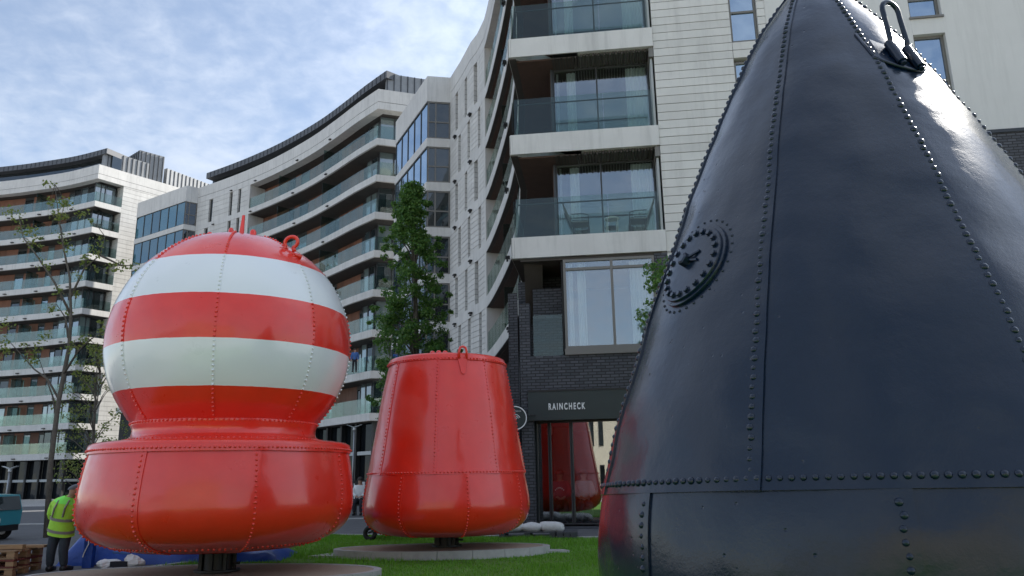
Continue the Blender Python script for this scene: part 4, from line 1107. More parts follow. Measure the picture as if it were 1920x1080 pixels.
tabb = [(0.52, 1.25), (0.58, 1.50), (0.66, 1.74), (0.78, 1.92), (0.92, 2.03), (1.10, 2.085), (1.35, 2.085), (1.6, 2.06), (1.85, 2.02), (2.02, 1.985)]
rb1 = Rev(lambda z: spline(tabb, z), None, lap=0.012, dent=0.014, seed=5.0)
for k in range(8):
    a0 = R(-102 + 45 * k)
    g = rb1.plate(a0, a0 + R(45), 0.52, 2.0, na=14, nz=26, lap_a=0.022); local_build(g, 'base_plate', 'red_paint', b1, sharp=30)
g = MB(); g.lathe([(0.52, 0.0), (0.515, .6), (.50, 1.0), (.52, 1.27)], (0, 0, 0), 64); local_build(g, 'bottom_plate', 'red_paint', b1)
g = MB(); g.lathe([(1.955, 2.005), (1.96, 2.025), (2.06, 2.018), (2.10, 2.0), (2.125, 1.95), (2.14, 1.85), (2.155, 1.65), (2.16, 1.5), (2.16, 1.4)], (0, 0, 0), 128); local_build(g, 'rim_plate', 'red_paint', b1, sharp=50)
pl_ = []
for k in range(8): pl_ += seam_places(rs, R(-78 + 45 * k) + 0.006, 2.50, 5.62, 0.072, h=.011)
redp = [(p, n) for (p, n, a, z) in pl_]
joined_rivets(redp, 0.021, 0.018, 'rivets', 'red_white_paint', b1)
pl_ = []
for k in range(8): pl_ += [(p, n) for (p, n, a, z) in seam_places(rb1, R(-102 + 45 * k) - 0.012, .56, 1.95, 0.074, h=.011)]
for i in range(190):
    a = 2 * math.pi * i / 190; pl_.append((Vector((2.022 * math.cos(a), 2.022 * math.sin(a), 2.01)), Vector((math.cos(a), math.sin(a), .15)).normalized()))
for i in range(120):
    a = 2 * math.pi * i / 120; pl_.append((Vector((1.455 * math.cos(a), 1.455 * math.sin(a), 2.435)), Vector((math.cos(a), math.sin(a), 0))))
    pl_.append((Vector((1.56 * math.cos(a), 1.56 * math.sin(a), 2.165)), Vector((math.cos(a) * .3, math.sin(a) * .3, 1)).normalized()))
for i in range(130):
    a = 2 * math.pi * i / 130; z = .60; pl_.append((rb1.pt(a, z, .004), rb1.nrm(a, z)))
joined_rivets(pl_, 0.021, 0.019, 'rivets', 'red_paint', b1)
# top spike, lugs, shackle
g = MB()
g.add([(-.045, -.02, 5.55), (.055, -.02, 5.55), (.055, .02, 5.55), (-.045, .02, 5.55), (.01, -.015, 6.12), (.05, -.015, 6.12), (.05, .015, 6.12), (.01, .015, 6.12)],
      [(3, 2, 1, 0), (4, 5, 6, 7), (0, 1, 5, 4), (1, 2, 6, 5), (2, 3, 7, 6), (3, 0, 4, 7)]); local_build(g, 'spike', 'red_paint', b1, smooth=False)
for (x, y, r_, h) in ((-.40, -.35, .05, .06), (.34, -.35, .055, .08), (-.06, -.3, .045, .10)):
    z = ZC1 + math.sqrt(RS * RS - x * x - y * y); g = MB(); g.lathe([(-.03, r_), (h * .6, r_), (h, r_ * .6), (h, 0)], (x, y, z), 14); local_build(g, 'top_lug', 'red_paint', b1, sharp=40)
aL = R(-33); pL = Vector((1.27 * math.cos(aL), 1.27 * math.sin(aL), ZC1 + math.sqrt(RS ** 2 - 1.27 ** 2)))
nL = (pL - Vector((0, 0, ZC1))).normalized(); tL = Vector((-math.sin(aL), math.cos(aL), 0)); 
def torus_arc(mb, c, u, v, R_, r_, a0, a1, n=20, seg=8):
    mb.tube([c + (u * math.cos(a0 + (a1 - a0) * i / n) + v * math.sin(a0 + (a1 - a0) * i / n)) * R_ for i in range(n + 1)], r_, seg)
g = MB(); upv = (nL + Vector((0, 0, .6))).normalized(); vw = Vector((.95, .1, -.15)).normalized()
torus_arc(g, pL + upv * .15, vw, upv, .10, .031, R(-60), R(240)); local_build(g, 'lifting_eye', 'red_paint', b1)
g = MB(); g.tube([pL + vw * -.10 + nL * .0, pL + vw * -.06 + upv * .07], .036, 8); g.tube([pL + vw * .10, pL + vw * .06 + upv * .07], .036, 8); g.tube([pL - tL * .05 + nL * .01 + vw * -.12, pL - nL * .08 + vw * .26], .038, 8); local_build(g, 'eye_bracket', 'red_paint', b1)
post(b1, 0, 0, 0.16, 0.51, 0.27)

# ------------------------------------------------------------------ buoy 2: red truncated cone
B2 = Vector((-1.34, 15.6, 0.0))
b2 = root('buoy', B2, 'plain red truncated-cone buoy standing on the lawn in front of the shop', 'buoy', 'painted sea buoys on the lawn')
tab2 = [(0.50, 1.05), (0.54, 1.25), (0.62, 1.41), (0.74, 1.53), (0.90, 1.60), (1.05, 1.615), (1.30, 1.585), (1.63, 1.525), (2.2, 1.435), (2.73, 1.35), (3.3, 1.25), (3.74, 1.165)]
rv2 = Rev(lambda z: spline(tab2, z), None, lap=0.010, dent=0.012, seed=9.0)
for k in range(8):
    a0 = R(-138 + 45 * k); g = rv2.plate(a0, a0 + R(45), 1.60, 3.74, na=12, nz=30, lap_a=.018, low_lip=.012); local_build(g, 'upper_plate', 'red_paint', b2, sharp=30)
    a0 = R(-116 + 45 * k); g = rv2.plate(a0, a0 + R(45), 0.50, 1.61, na=12, nz=22, lap_a=.018); local_build(g, 'lower_plate', 'red_paint', b2, sharp=30)
g = MB(); g.lathe([(3.70, 1.185), (3.71, 1.192), (3.80, 1.172), (3.83, 1.15), (3.845, 1.1), (3.86, .8), (3.875, .4), (3.88, 0)], (0, 0, 0), 96); local_build(g, 'top_plate', 'red_paint', b2, sharp=45)
g = MB(); g.lathe([(.5, 0), (.49, .8), (.505, 1.07)], (0, 0, 0), 48); local_build(g, 'bottom_plate', 'red_paint', b2)
pl_ = []
for k in range(8):
    pl_ += [(p, n) for (p, n, a, z) in seam_places(rv2, R(-138 + 45 * k) - .012, 1.66, 3.68, .066, h=.008)]
    pl_ += [(p, n) for (p, n, a, z) in seam_places(rv2, R(-116 + 45 * k) - .012, .52, 1.58, .066, h=.008)]
for i in range(145):
    a = 2 * math.pi * i / 145; pl_.append((rv2.pt(a, 1.635, .012), rv2.nrm(a, 1.635)))
for i in range(108):
    a = 2 * math.pi * i / 108; pl_.append((Vector((1.19 * math.cos(a), 1.19 * math.sin(a), 3.735)), Vector((math.cos(a), math.sin(a), .2)).normalized()))
joined_rivets(pl_, 0.019, 0.018, 'rivets', 'red_paint', b2)
a = R(-71); nn3 = Vector((math.cos(a), math.sin(a), 0)); tt = Vector((-math.sin(a), math.cos(a), 0)); c = nn3 * 1.20
g = MB(); g.tube([c - tt * .075 + Vector((0, 0, 3.72)), c - tt * .075 + Vector((0, 0, 3.86)), c - tt * .05 + Vector((0, 0, 3.93)), c + Vector((0, 0, 3.95)), c + tt * .05 + Vector((0, 0, 3.93)), c + tt * .075 + Vector((0, 0, 3.86)), c + tt * .075 + Vector((0, 0, 3.72))], .024, 8); local_build(g, 'lifting_eye', 'red_paint', b2)
g = MB(); q = [(-.09, 3.78), (.09, 3.78), (.09, 3.70), (.045, 3.46), (.02, 3.42), (-.02, 3.42), (-.045, 3.46), (-.09, 3.70)]
vs = [rv2.pt(a + x / 1.2, min(z, 3.72), .028 + (.004 if z > 3.7 else 0)) + Vector((0, 0, max(0, z - 3.72))) for (x, z) in q] + [rv2.pt(a + x / 1.2, min(z, 3.72), .0) + Vector((0, 0, max(0, z - 3.72))) for (x, z) in q]
g.add(vs, [tuple(range(8)), tuple(range(15, 7, -1))] + [(i, i + 8, (i + 1) % 8 + 8, (i + 1) % 8) for i in range(8)]); local_build(g, 'eye_plate', 'red_paint', b2, smooth=False)
for (x, y) in ((-.25, -.5), (-.12, -.55), (.0, -.5)):
    g = MB(); g.lathe([(0, .05), (.09, .05), (.11, .03), (.11, 0)], (x, y, 3.865), 10); local_build(g, 'top_bolt', 'red_paint', b2)
g = MB(); g.lathe([(0, .3), (.05, .3), (.06, .27), (.06, 0)], (-.12, -.45, 3.85), 24); local_build(g, 'hatch_cover', 'red_paint', b2, sharp=40)
post(b2, 0, 0, 0.27, 0.50, 0.21)

# ------------------------------------------------------------------ buoy 3: black cone
B3 = Vector((2.696, 6.0, 0.0))
b3 = root('buoy', B3, 'towering glossy navy-black conical buoy close to the camera, with bolted round hatch', 'buoy', 'painted sea buoys on the lawn')
b3.rotation_mode = 'QUATERNION'
b3.rotation_quaternion = (Matrix.Rotation(R(-1.71), 4, 'X') @ Matrix.Rotation(R(0.47), 4, 'Y')).to_quaternion()
CO = (2.03131465, -0.76700977, -2.4054849, 3.2300897, -1.68577967)
def rf3(z):
    if z < 0.8:
        t = (z - 0.35) / .45; return 1.55 + (spl3(0.8) - 1.55) * math.sqrt(max(0, 1 - (1 - t) ** 2)) if z > .35 else 1.55
    return spl3(z)
def spl3(z):
    t = (z - 1.4) / 4; return max(0.02, sum(cc * t ** k for k, cc in enumerate(CO)))
rv3 = Rev(rf3, None, lap=0.014, dent=0.021, dfreq=1.5, seed=3.3)
ZR = 1.40
for k in range(8):
    a0 = R(-131.5 + 45 * k)
    g = rv3.plate(a0 - R(45) + 0.0, a0, ZR - 0.045, 5.7, na=26, nz=110, lap_a=.018, low_lip=.016); local_build(g, 'upper_plate', 'navy_paint', b3, sharp=30)
    a0 = R(-154 + 43 * k) if k < 2 else R(-154 + 43 + 45.67 * (k - 1)); 
for k in range(8):
    a0 = R(-155 + 45 * k); g = rv3.plate(a0 - R(45), a0, 0.36, ZR + .02, na=26, nz=30, lap_a=.016); local_build(g, 'lower_plate', 'navy_paint', b3, sharp=30)
g = MB(); g.lathe([(5.68, spl3(5.68) + .03), (5.75, spl3(5.7) + .02), (5.85, .05), (5.85, 0)], (0, 0, 0), 32); local_build(g, 'cap', 'navy_paint', b3, sharp=40)
g = MB(); g.lathe([(.37, 0), (.36, 1.2), (.37, 1.56)], (0, 0, 0), 48); local_build(g, 'bottom_plate', 'navy_paint', b3)
pl3 = []
rg = random.Random(77)
def jit(a): return a + rg.uniform(-.004, .004)
for k in range(8):
    for (p, n, a, z) in seam_places(rv3, R(-131.5 + 45 * k) - .018, ZR + .07, 5.6, .0635, h=.010):
        aa = a + (-0.018 * (1.9 / max(.4, rv3.rf(z)) - 1) * 0.8); pl3.append((rv3.pt(jit(aa), z, .010), n, aa, z))
    for (p, n, a, z) in seam_places(rv3, R(-155 + 45 * k) - .016, .42, ZR - .07, .066, h=.010): pl3.append((rv3.pt(jit(a), z, .010), n, a, z))
nr = int(2 * math.pi * 2.03 / .064)
for i in range(nr):
    a = -math.pi + 2 * math.pi * i / nr; pl3.append((rv3.pt(a, ZR + .02, .013), rv3.nrm(a, ZR + .02), a, ZR + .02))
bpy.context.view_layer.update()
MW = b3.matrix_world.copy()
scored = []
for (p, n, a, z) in pl3:
    w_ = MW @ p; nw = (MW.to_3x3() @ n); d = w_ - Vector((0, 0, 1.5)); vis = nw.dot(-d.normalized())
    q = Vector((d.dot(rt), d.dot(up), d.dot(fw))); px = 960 + F_PX * q.x / q.z; py = 540 - F_PX * q.y / q.z
    inn = vis > -0.08 and -20 < px < 1940 and -20 < py < 1100
    scored.append((0 if inn else 1, d.length, p, n))
scored.sort(key=lambda t: (t[0], t[1]))
rm = rivet_mesh(.0215, .0165, 10, 3).mesh('rivet', smooth=True); rm.materials.append(MATS['navy_paint'])
for i, (fl, d, p, n) in enumerate(scored[:290]):
    o = bpy.data.objects.new('rivet', rm); COL.objects.link(o); o.parent = b3
    o.matrix_local = orient(p, n) @ Matrix.Scale(rg.uniform(.82, 1.16), 4)
joined_rivets([(p, n) for (fl, d, p, n) in scored[290:]], .0215, .0165, 'rivets', 'navy_paint', b3, seg=8, rings=3)
# bolted hatch, following the curve of the shell
HA, HZ, HR = R(-156.5), 2.97, 0.305
def hp(u, v, h):
    n = rv3.nrm(HA, HZ); dr = (rv3.rf(HZ + .01) - rv3.rf(HZ - .01)) / .02; cs = 1 / math.sqrt(1 + dr * dr)
    z = HZ + v * cs; a = HA + u / rv3.rf(z) * (1 if True else 0)
    return rv3.pt(a, z, h), rv3.nrm(a, z)
def hatch_disc(r1, h0, h1, name, rin=0.0):
    g = MB(); seg = 48; rows_ = [(rin, h1)] + [(rin + (r1 - rin) * k / 6, h1) for k in range(1, 7)] + [(r1 + .004, h1 - .008), (r1 + .005, h0)]
    for (r_, h) in rows_:
        for i in range(seg):
            t = 2 * math.pi * i / seg; g.v.append(tuple(hp(r_ * math.cos(t), r_ * math.sin(t), h)[0]))
    for j in range(len(rows_) - 1):
        for i in range(seg):
            a = j * seg + i; c = j * seg + (i + 1) % seg; g.f.append((a, c, c + seg, a + seg))
    return local_build(g, name, 'navy_paint', b3, sharp=40)
hatch_disc(HR + .03, 0.0, .022, 'hatch_flange'); hc_ = hatch_disc(HR - .0, .02, .040, 'hatch_cover')
bm_ = MB(); bm_.lathe([(0, .029), (.004, .029), (.004, .022), (.018, .022), (.021, .018), (.021, 0)], (0, 0, 0), 6)
bme = bm_.mesh('hatch_bolt'); bme.materials.append(MATS['navy_paint'])
for i in range(20):
    t = 2 * math.pi * i / 20; p, n = hp((HR - .045) * math.cos(t), (HR - .045) * math.sin(t), .040)
    o = bpy.data.objects.new('hatch_bolt', bme); COL.objects.link(o); o.parent = b3; o.matrix_local = orient(p, n)
sm_ = rivet_mesh(.012, .011, 8, 2).mesh('hatch_stud', smooth=True); sm_.materials.append(MATS['navy_paint'])
for i in range(32):
    t = 2 * math.pi * i / 32; p, n = hp((HR + .075) * math.cos(t), (HR + .075) * math.sin(t), .0)
    o = bpy.data.objects.new('hatch_stud', sm_); COL.objects.link(o); o.parent = b3; o.matrix_local = orient(p, n)
p0_, n0_ = hp(-.03, .03, .04); p1_, _ = hp(.10, .075, .045); p2_, _ = hp(.10, .0, .045)
g = MB(); Mx = orient(p0_, n0_); hx = MB(); hx.lathe([(0, .05), (.05, .05), (.06, .035), (.06, 0)], (0, 0, 0), 6); g.add([Mx @ Vector(v) for v in hx.v], hx.f)
g.tube([p0_ + n0_ * .03, p1_], .012, 6); g.tube([p0_ + n0_ * .02, p2_], .012, 6); local_build(g, 'hatch_handle', 'navy_paint', b3, smooth=False)
# lifting shackle near the top right
LA = R(-73); 
pa_, na_ = rv3.pt(LA, 4.56, 0), rv3.nrm(LA, 4.56); tt = Vector((-math.sin(LA), math.cos(LA), 0)); dn = na_.cross(tt); dn = dn if dn.z < 0 else -dn; dn.normalize()
def lp(u, v, h): return pa_ + tt * u + dn * v + na_ * h
for s_, dv in ((-1, 0.0), (1, 0.03)):
    g = MB(); g.tube([lp(s_ * .075, -.10 + dv, .035), lp(s_ * .075, .14 + dv, .035)], .036, 10); local_build(g, 'lug_sleeve', 'navy_paint', b3, sharp=50)
    g = MB(); g.tube([lp(s_ * .075, .141 + dv, .035), lp(s_ * .075, .165 + dv, .035)], .022, 8); local_build(g, 'lug_pin', 'navy_paint', b3, sharp=50)
g = MB(); top = lp(0, -.10, .06); upz = Vector((0, 0, 1)); lean = (upz * 1.0 - tt * .12).normalized()
arc = [lp(-.075, -.06, .035), lp(-.075, -.10, .06) + lean * .02]
arc += [top - tt * .075 + lean * .20]
for i in range(9):
    t = math.pi - math.pi * i / 8; arc.append(top + tt * (.075 * math.cos(t)) + lean * (.27 + .075 * math.sin(t)))
arc += [top + tt * .075 + lean * .20, lp(.075, -.08, .06) + lean * .02, lp(.075, -.05, .035)]
g.tube(arc, .019, 10); local_build(g, 'shackle', 'navy_paint', b3)
# doubler pad with weld bead
g = MB(); vs = []; nU, nV = 14, 10
def pad(u, v, h):
    z = 4.56 - v * .86; a = LA + u / max(.4, rv3.rf(z)); return rv3.pt(a, z, h)
edge = []
for i in range(21):
    t = math.pi + math.pi * i / 20; edge.append((.23 * math.cos(t), -.0 - .23 * math.sin(t) ** 1))
edge = [(-.24, -.28)] + [(-.24, -.06)] + [( -.24 * math.cos(math.pi * i / 20), .02 + .17 * math.sin(math.pi * i / 20)) for i in range(21)] + [(.24, -.06), (.24, -.28)]
g.tube([pad(u, v, .012) for (u, v) in edge], .014, 6); local_build(g, 'weld_bead', 'navy_paint', b3)
g = MB(); ce = pad(0, -.08, .012); g.v.append(tuple(ce))
for (u, v) in edge: g.v.append(tuple(pad(u, v, .012)))
for i in range(len(edge)): g.f.append((0, i + 1, (i + 1) % len(edge) + 1))
local_build(g, 'doubler_pad', 'navy_paint', b3)

# ------------------------------------------------------------------ plinths
def plinth(P, ztop, h, label, seg=26, nm='plinth'):
    cx_, cy_, ra_, rb_ = P
    t = root(nm, (cx_, cy_, 0), label, 'plinth', 'low oval plinths under the buoys')
    g = MB(); n = 72; vs = []
    for i in range(n): a = 2 * math.pi * i / n; vs.append((cx_ + (ra_ - .12) * math.cos(a), cy_ + (rb_ - .12) * math.sin(a)))
    g.hexa(vs, -.05, ztop - .006); g.build('gravel_top', 'tan_gravel', t)
    for i in range(seg):
        a0 = 2 * math.pi * i / seg + .002; a1 = 2 * math.pi * (i + 1) / seg - .003; st = []
        for j in range(5):
            a = a0 + (a1 - a0) * j / 4; st.append((Vector((cx_ + ra_ * math.cos(a), cy_ + rb_ * math.sin(a))), Vector((cx_ + (ra_ - .121) * math.cos(a), cy_ + (rb_ - .121) * math.sin(a))), -.05, ztop))
        g = MB(); g.ring(st); g.build('edging_stone', 'concrete', t, fix=True)
plinth(PL1, 0.15, .15, 'low oval concrete plinth with tan gravel top under the striped buoy')
plinth(PL2, 0.265, .15, 'low oval concrete plinth under the plain red buoy', seg=20)
g = MB(); g.hexa([(-3.9, 15.2), (-3.3, 15.1), (-3.2, 15.9), (-3.6, 15.8)], 0, gz(15.4) + .05); tag(g.build('paving_slab', 'concrete', fix=True), 'thin pale stone slab at the left end of the far plinth', 'slab')
g = MB(); g.hexa([(.55, 15.3), (1.0, 15.35), (.9, 15.6), (.5, 15.7)], 0, gz(15.4) + .06); tag(g.build('paving_slab', 'concrete', fix=True), 'small pale stone slab at the right end of the far plinth', 'slab')

# ------------------------------------------------------------------ people
def skin_mesh(joints, edges, name, m, parent=None, sub=1, rootj=None):
    names = list(joints); idx = {k: i for i, k in enumerate(names)}
    me = bpy.data.meshes.new(name); off = worldloc(parent) if parent else Vector((0, 0, 0))
    me.from_pydata([Vector(joints[k][0]) - off for k in names], [(idx[a], idx[c]) for a, c in edges], [])
    o = bpy.data.objects.new(name, me); COL.objects.link(o)
    md = o.modifiers.new('s', 'SKIN'); md.use_smooth_shade = True
    for k in names:
        sv = me.skin_vertices[0].data[idx[k]]; r_ = joints[k][1]; sv.radius = (r_, r_) if not isinstance(r_, tuple) else r_; sv.use_root = (k == (rootj or names[0]))
    if sub: o.modifiers.new('u', 'SUBSURF').levels = sub
    bpy.context.view_layer.update()
    m2 = bpy.data.meshes.new_from_object(o.evaluated_get(bpy.context.evaluated_depsgraph_get()))
    o.modifiers.clear(); old = o.data; o.data = m2; bpy.data.meshes.remove(old)
    m2.materials.clear(); m2.materials.append(MATS[m]); m2.name = name
    if parent: o.parent = parent
    m2.polygons.foreach_set('use_smooth', [True] * len(m2.polygons))
    return o
def person(base, J, label, top, legs, hair, group=None, capm=None, bands=False, bright=None):
    """J: joints in world coords: pelvis, waist, chest, neck, head, sh/el/wr/ha L R, hip/kn/an/to L R"""
    t = root('person', base, label, 'person', group)
    rad = dict(pelvis=.13, waist=.12, chest=.14, neck=.05, headb=.075, head=.095, headt=.07)
    body = {}; ed = [('pelvis', 'waist'), ('waist', 'chest'), ('chest', 'neck'), ('neck', 'headb'), ('headb', 'head'), ('head', 'headt')]
    H = J['head']; Nk = J['neck']; dr = (H - Nk).normalized()
    J['headb'] = Nk + (H - Nk) * .55; J['headt'] = H + dr * .09
    for k in ('pelvis', 'waist', 'chest', 'neck', 'headb', 'head', 'headt'): body[k] = (J[k], rad[k])
    for sd_ in 'LR':
        for k, r_ in (('sh', .06), ('el', .042), ('wr', .028), ('ha', .03)): body[k + sd_] = (J[k + sd_], r_)
        for k, r_ in (('hip', .085), ('kn', .06), ('an', .042), ('to', .035)): body[k + sd_] = (J[k + sd_], r_)
        ed += [('chest', 'sh' + sd_), ('sh' + sd_, 'el' + sd_), ('el' + sd_, 'wr' + sd_), ('wr' + sd_, 'ha' + sd_), ('pelvis', 'hip' + sd_), ('hip' + sd_, 'kn' + sd_), ('kn' + sd_, 'an' + sd_), ('an' + sd_, 'to' + sd_)]
    skin_mesh(body, ed, 'body', 'skin', t, rootj='pelvis')
    # fingers
    for sd_ in 'LR':
        d = (J['ha' + sd_] - J['wr' + sd_]).normalized(); side = d.cross(Vector((0, 0, 1)));
        if side.length < .1: side = Vector((1, 0, 0))
        side.normalize(); nrm_ = side.cross(d)
        for i, L in enumerate((.065, .075, .072, .055)):
            g = MB(); p = J['ha' + sd_] + side * (.026 * (i - 1.5)); g.tube([p - d * .02, p + d * L * .5 - nrm_ * .006, p + d * L * .85 - nrm_ * .03], [.010, .009, .006], 6); g.build('finger', 'skin', t, smooth=True)
        g = MB(); p = J['wr' + sd_] + d * .03; g.tube([p, p + side * .045 + d * .03, p + side * .055 + d * .06], [.013, .011, .008], 6); g.build('thumb', 'skin', t, smooth=True)
    jk = dict(pelvis=(J['pelvis'] + (J['waist'] - J['pelvis']) * -.1, .165), waist=(J['waist'], .155), chest=(J['chest'], .17), neck=(J['neck'] - dr * .03, .075))
    e2 = [('pelvis', 'waist'), ('waist', 'chest'), ('chest', 'neck')]
    for sd_ in 'LR':
        jk['sh' + sd_] = (J['sh' + sd_], .085); jk['el' + sd_] = (J['el' + sd_], .075); jk['wr' + sd_] = (J['wr' + sd_], .05)
        e2 += [('chest', 'sh' + sd_), ('sh' + sd_, 'el' + sd_), ('el' + sd_, 'wr' + sd_)]
    jo = skin_mesh(jk, e2, 'jacket', top, t, rootj='waist')
    tr = dict(pelvis=(J['pelvis'], .125)); e3 = []
    for sd_ in 'LR':
        tr['hip' + sd_] = (J['hip' + sd_], .105); tr['kn' + sd_] = (J['kn' + sd_], .082); tr['an' + sd_] = (J['an' + sd_], .066)
        e3 += [('pelvis', 'hip' + sd_), ('hip' + sd_, 'kn' + sd_), ('kn' + sd_, 'an' + sd_)]
        g = MB(); a = J['an' + sd_]; to = J['to' + sd_]; d = (to - a); d.z = 0; d = d.normalized() if d.length > .01 else Vector((0, -1, 0)); zf = to.z - .03
        g.tube([Vector((a.x, a.y, zf + .06)) - d * .06, Vector((a.x, a.y, zf + .06)) + d * .06, Vector((a.x, a.y, zf + .045)) + d * .2], [.05, .05, .035], 8); g.build('boot', 'black', t, smooth=True)
    skin_mesh(tr, e3, 'trousers', legs, t, rootj='pelvis')
    hm = MB()
    # hair or cap as a shell over the top of the head
    for i in range(7):
        t_ = i / 6 * math.pi * .55; 
        for k in range(14):
            a = 2 * math.pi * k / 14; hm.v.append(tuple(H + dr * (.03 + .115 * math.cos(t_)) + Vector((math.cos(a), math.sin(a), 0)) * (.112 * math.sin(t_) + .001)))
    for i in range(6):
        for k in range(14): a = i * 14 + k; c = i * 14 + (k + 1) % 14; hm.f.append((a, c, c + 14, a + 14))
    hm.build('cap' if capm else 'hair', capm or hair, t, smooth=True)
    return t, jo
V = Vector
# worker
bw = V((-7.93, 14.1, .06))
J = dict(pelvis=V((-7.95, 14.1, .78)), waist=V((-7.93, 14.08, .95)), chest=V((-7.86, 14.0, 1.18)), neck=V((-7.74, 13.93, 1.34)), head=V((-7.66, 13.86, 1.44)),
         shL=V((-8.07, 14.02, 1.22)), elL=V((-8.19, 14.12, .98)), wrL=V((-7.95, 14.36, .92)), haL=V((-7.88, 14.42, .92)),
         shR=V((-7.66, 14.0, 1.22)), elR=V((-7.55, 14.08, 1.0)), wrR=V((-7.50, 14.18, .80)), haR=V((-7.48, 14.21, .73)),
         hipL=V((-8.04, 14.1, .70)), knL=V((-8.06, 14.06, .42)), anL=V((-8.08, 14.12, .14)), toL=V((-8.1, 14.26, .10)),
         hipR=V((-7.85, 14.1, .70)), knR=V((-7.84, 14.04, .42)), anR=V((-7.82, 14.1, .14)), toR=V((-7.8, 14.25, .10)))
wk, jk = person(bw, J, 'worker in yellow high-visibility jacket and dark trousers leaning beside the striped buoy', 'hiviz', 'jeans', 'hair', capm='grey_cap')
def belt(c, n_, rx, ry, h, name, m, parent, a0=0, a1=2 * math.pi):
    n_ = n_.normalized(); u = V((1, 0, 0)); u = (u - n_ * u.dot(n_)).normalized(); w = n_.cross(u); g = MB(); k = 28
    for hh in (-h / 2, h / 2):
        for i in range(k + 1):
            a = a0 + (a1 - a0) * i / k; g.v.append(tuple(c + u * rx * math.cos(a) + w * ry * math.sin(a) + n_ * hh))
    g.f = [(i, i + 1, i + k + 2, i + k + 1) for i in range(k)]; g.build(name, m, parent, smooth=True)
def skirt(rings, name, m, parent):
    g = MB(); k = 24
    for (c, n_, rx, ry) in rings:
        u = V((1, 0, 0)); u = (u - n_ * u.dot(n_)).normalized(); w = n_.cross(u)
        for i in range(k): a = 2 * math.pi * i / k; g.v.append(tuple(c + (u * rx * math.cos(a) + w * ry * math.sin(a)) * (1 + .035 * math.sin(a * 5 + c.z * 9))))
    for j in range(len(rings) - 1):
        for i in range(k): a = j * k + i; c_ = j * k + (i + 1) % k; g.f.append((a, c_, c_ + k, a + k))
    return g.build(name, m, parent, smooth=True)
ax = (V((-7.86, 14.0, 1.18)) - V((-7.95, 14.1, .70))).normalized()
skirt([(V((-7.955, 14.11, .69)), ax, .225, .165), (V((-7.95, 14.1, .78)), ax, .22, .165), (V((-7.93, 14.07, .95)), ax, .19, .15), (V((-7.885, 14.03, 1.1)), ax, .21, .165), (V((-7.85, 13.99, 1.22)), ax, .20, .15), (V((-7.82, 13.97, 1.28)), ax, .13, .11)], 'jacket_body', 'hiviz', wk)
skirt([(V((-7.845, 13.99, 1.24)), ax, .205, .155), (V((-7.82, 13.97, 1.295)), ax, .15, .125), (V((-7.78, 13.95, 1.34)), ax, .08, .08)], 'jacket_yoke', 'hiviz_bright', wk)
for (c, rx, ry) in ((V((-7.95, 14.1, .77)), .229, .174), (V((-7.925, 14.065, .97)), .208, .165)): belt(c, ax, rx, ry, .05, 'reflective_band', 'reflect', wk)
for x in (-.09, .09):
    g = MB(); g.tube([V((-7.93 + x, 13.90, .99)), V((-7.87 + x, 13.835, 1.14)), V((-7.82 + x, 13.86, 1.27))], .016, 6); g.build('reflective_brace', 'reflect', wk)

def seated(x, y, zf, label, top, legs, hair, face=-1, grp=None):
    b_ = V((x, y, zf)); f = face
    J = dict(pelvis=b_ + V((0, 0, .55)), waist=b_ + V((0, 0, .72)), chest=b_ + V((0, f * .03, .95)), neck=b_ + V((0, f * .04, 1.12)), head=b_ + V((0, f * .05, 1.25)))
    for s, q in (('L', -1), ('R', 1)):
        J['sh' + s] = b_ + V((q * .18, f * .02, 1.03)); J['el' + s] = b_ + V((q * .24, f * .05, .78)); J['wr' + s] = b_ + V((q * .1, f * .26, .70)); J['ha' + s] = b_ + V((q * .06, f * .32, .68))
        J['hip' + s] = b_ + V((q * .09, f * .05, .52)); J['kn' + s] = b_ + V((q * .13, f * .42, .50)); J['an' + s] = b_ + V((q * .12, f * .40, .10)); J['to' + s] = b_ + V((q * .13, f * .52, .05))
    person(b_, J, label, top, legs, hair, grp)
seated(*FP(1.02, .95), .33, 'seated person in maroon sweatshirt with pale chest lettering behind the shop glass', 'cloth_maroon', 'cloth_dark', 'hair')
seated(*FP(1.64, 1.0), .33, 'seated person in grey top behind the shop glass', 'cloth_grey', 'cloth_dark', 'hair')
for i in range(7):
    q = FP(1.02 + (i - 3) * .035, .95 - .175); g = MB(); g.box((q.x, q.y, .33 + .93 - .006 * (i - 3) ** 2), (.022, .01, .04)); g.build('chest_letter', 'white', bpy.data.objects['person.001'])
for i, sx in enumerate((1.02, 1.64)):
    q = FP(sx, .95 + .05 * i); st_ = root('stool', (*q, .33), ['dark stool under the person in maroon in the shop', 'dark stool under the person in grey in the shop'][i], 'stool')
    g = MB(); g.lathe([(.40, 0), (.40, .19), (.44, .19), (.44, 0)], (*q, .33), 16); g.build('seat', 'black', st_)
    for a in (45, 135, 225, 315): e = q + Vector((math.cos(R(a)), math.sin(R(a)))) * .15; g = MB(); g.tube([(e.x, e.y, .33), (e.x, e.y, .73)], .012, 5); g.build('leg', 'black', st_)
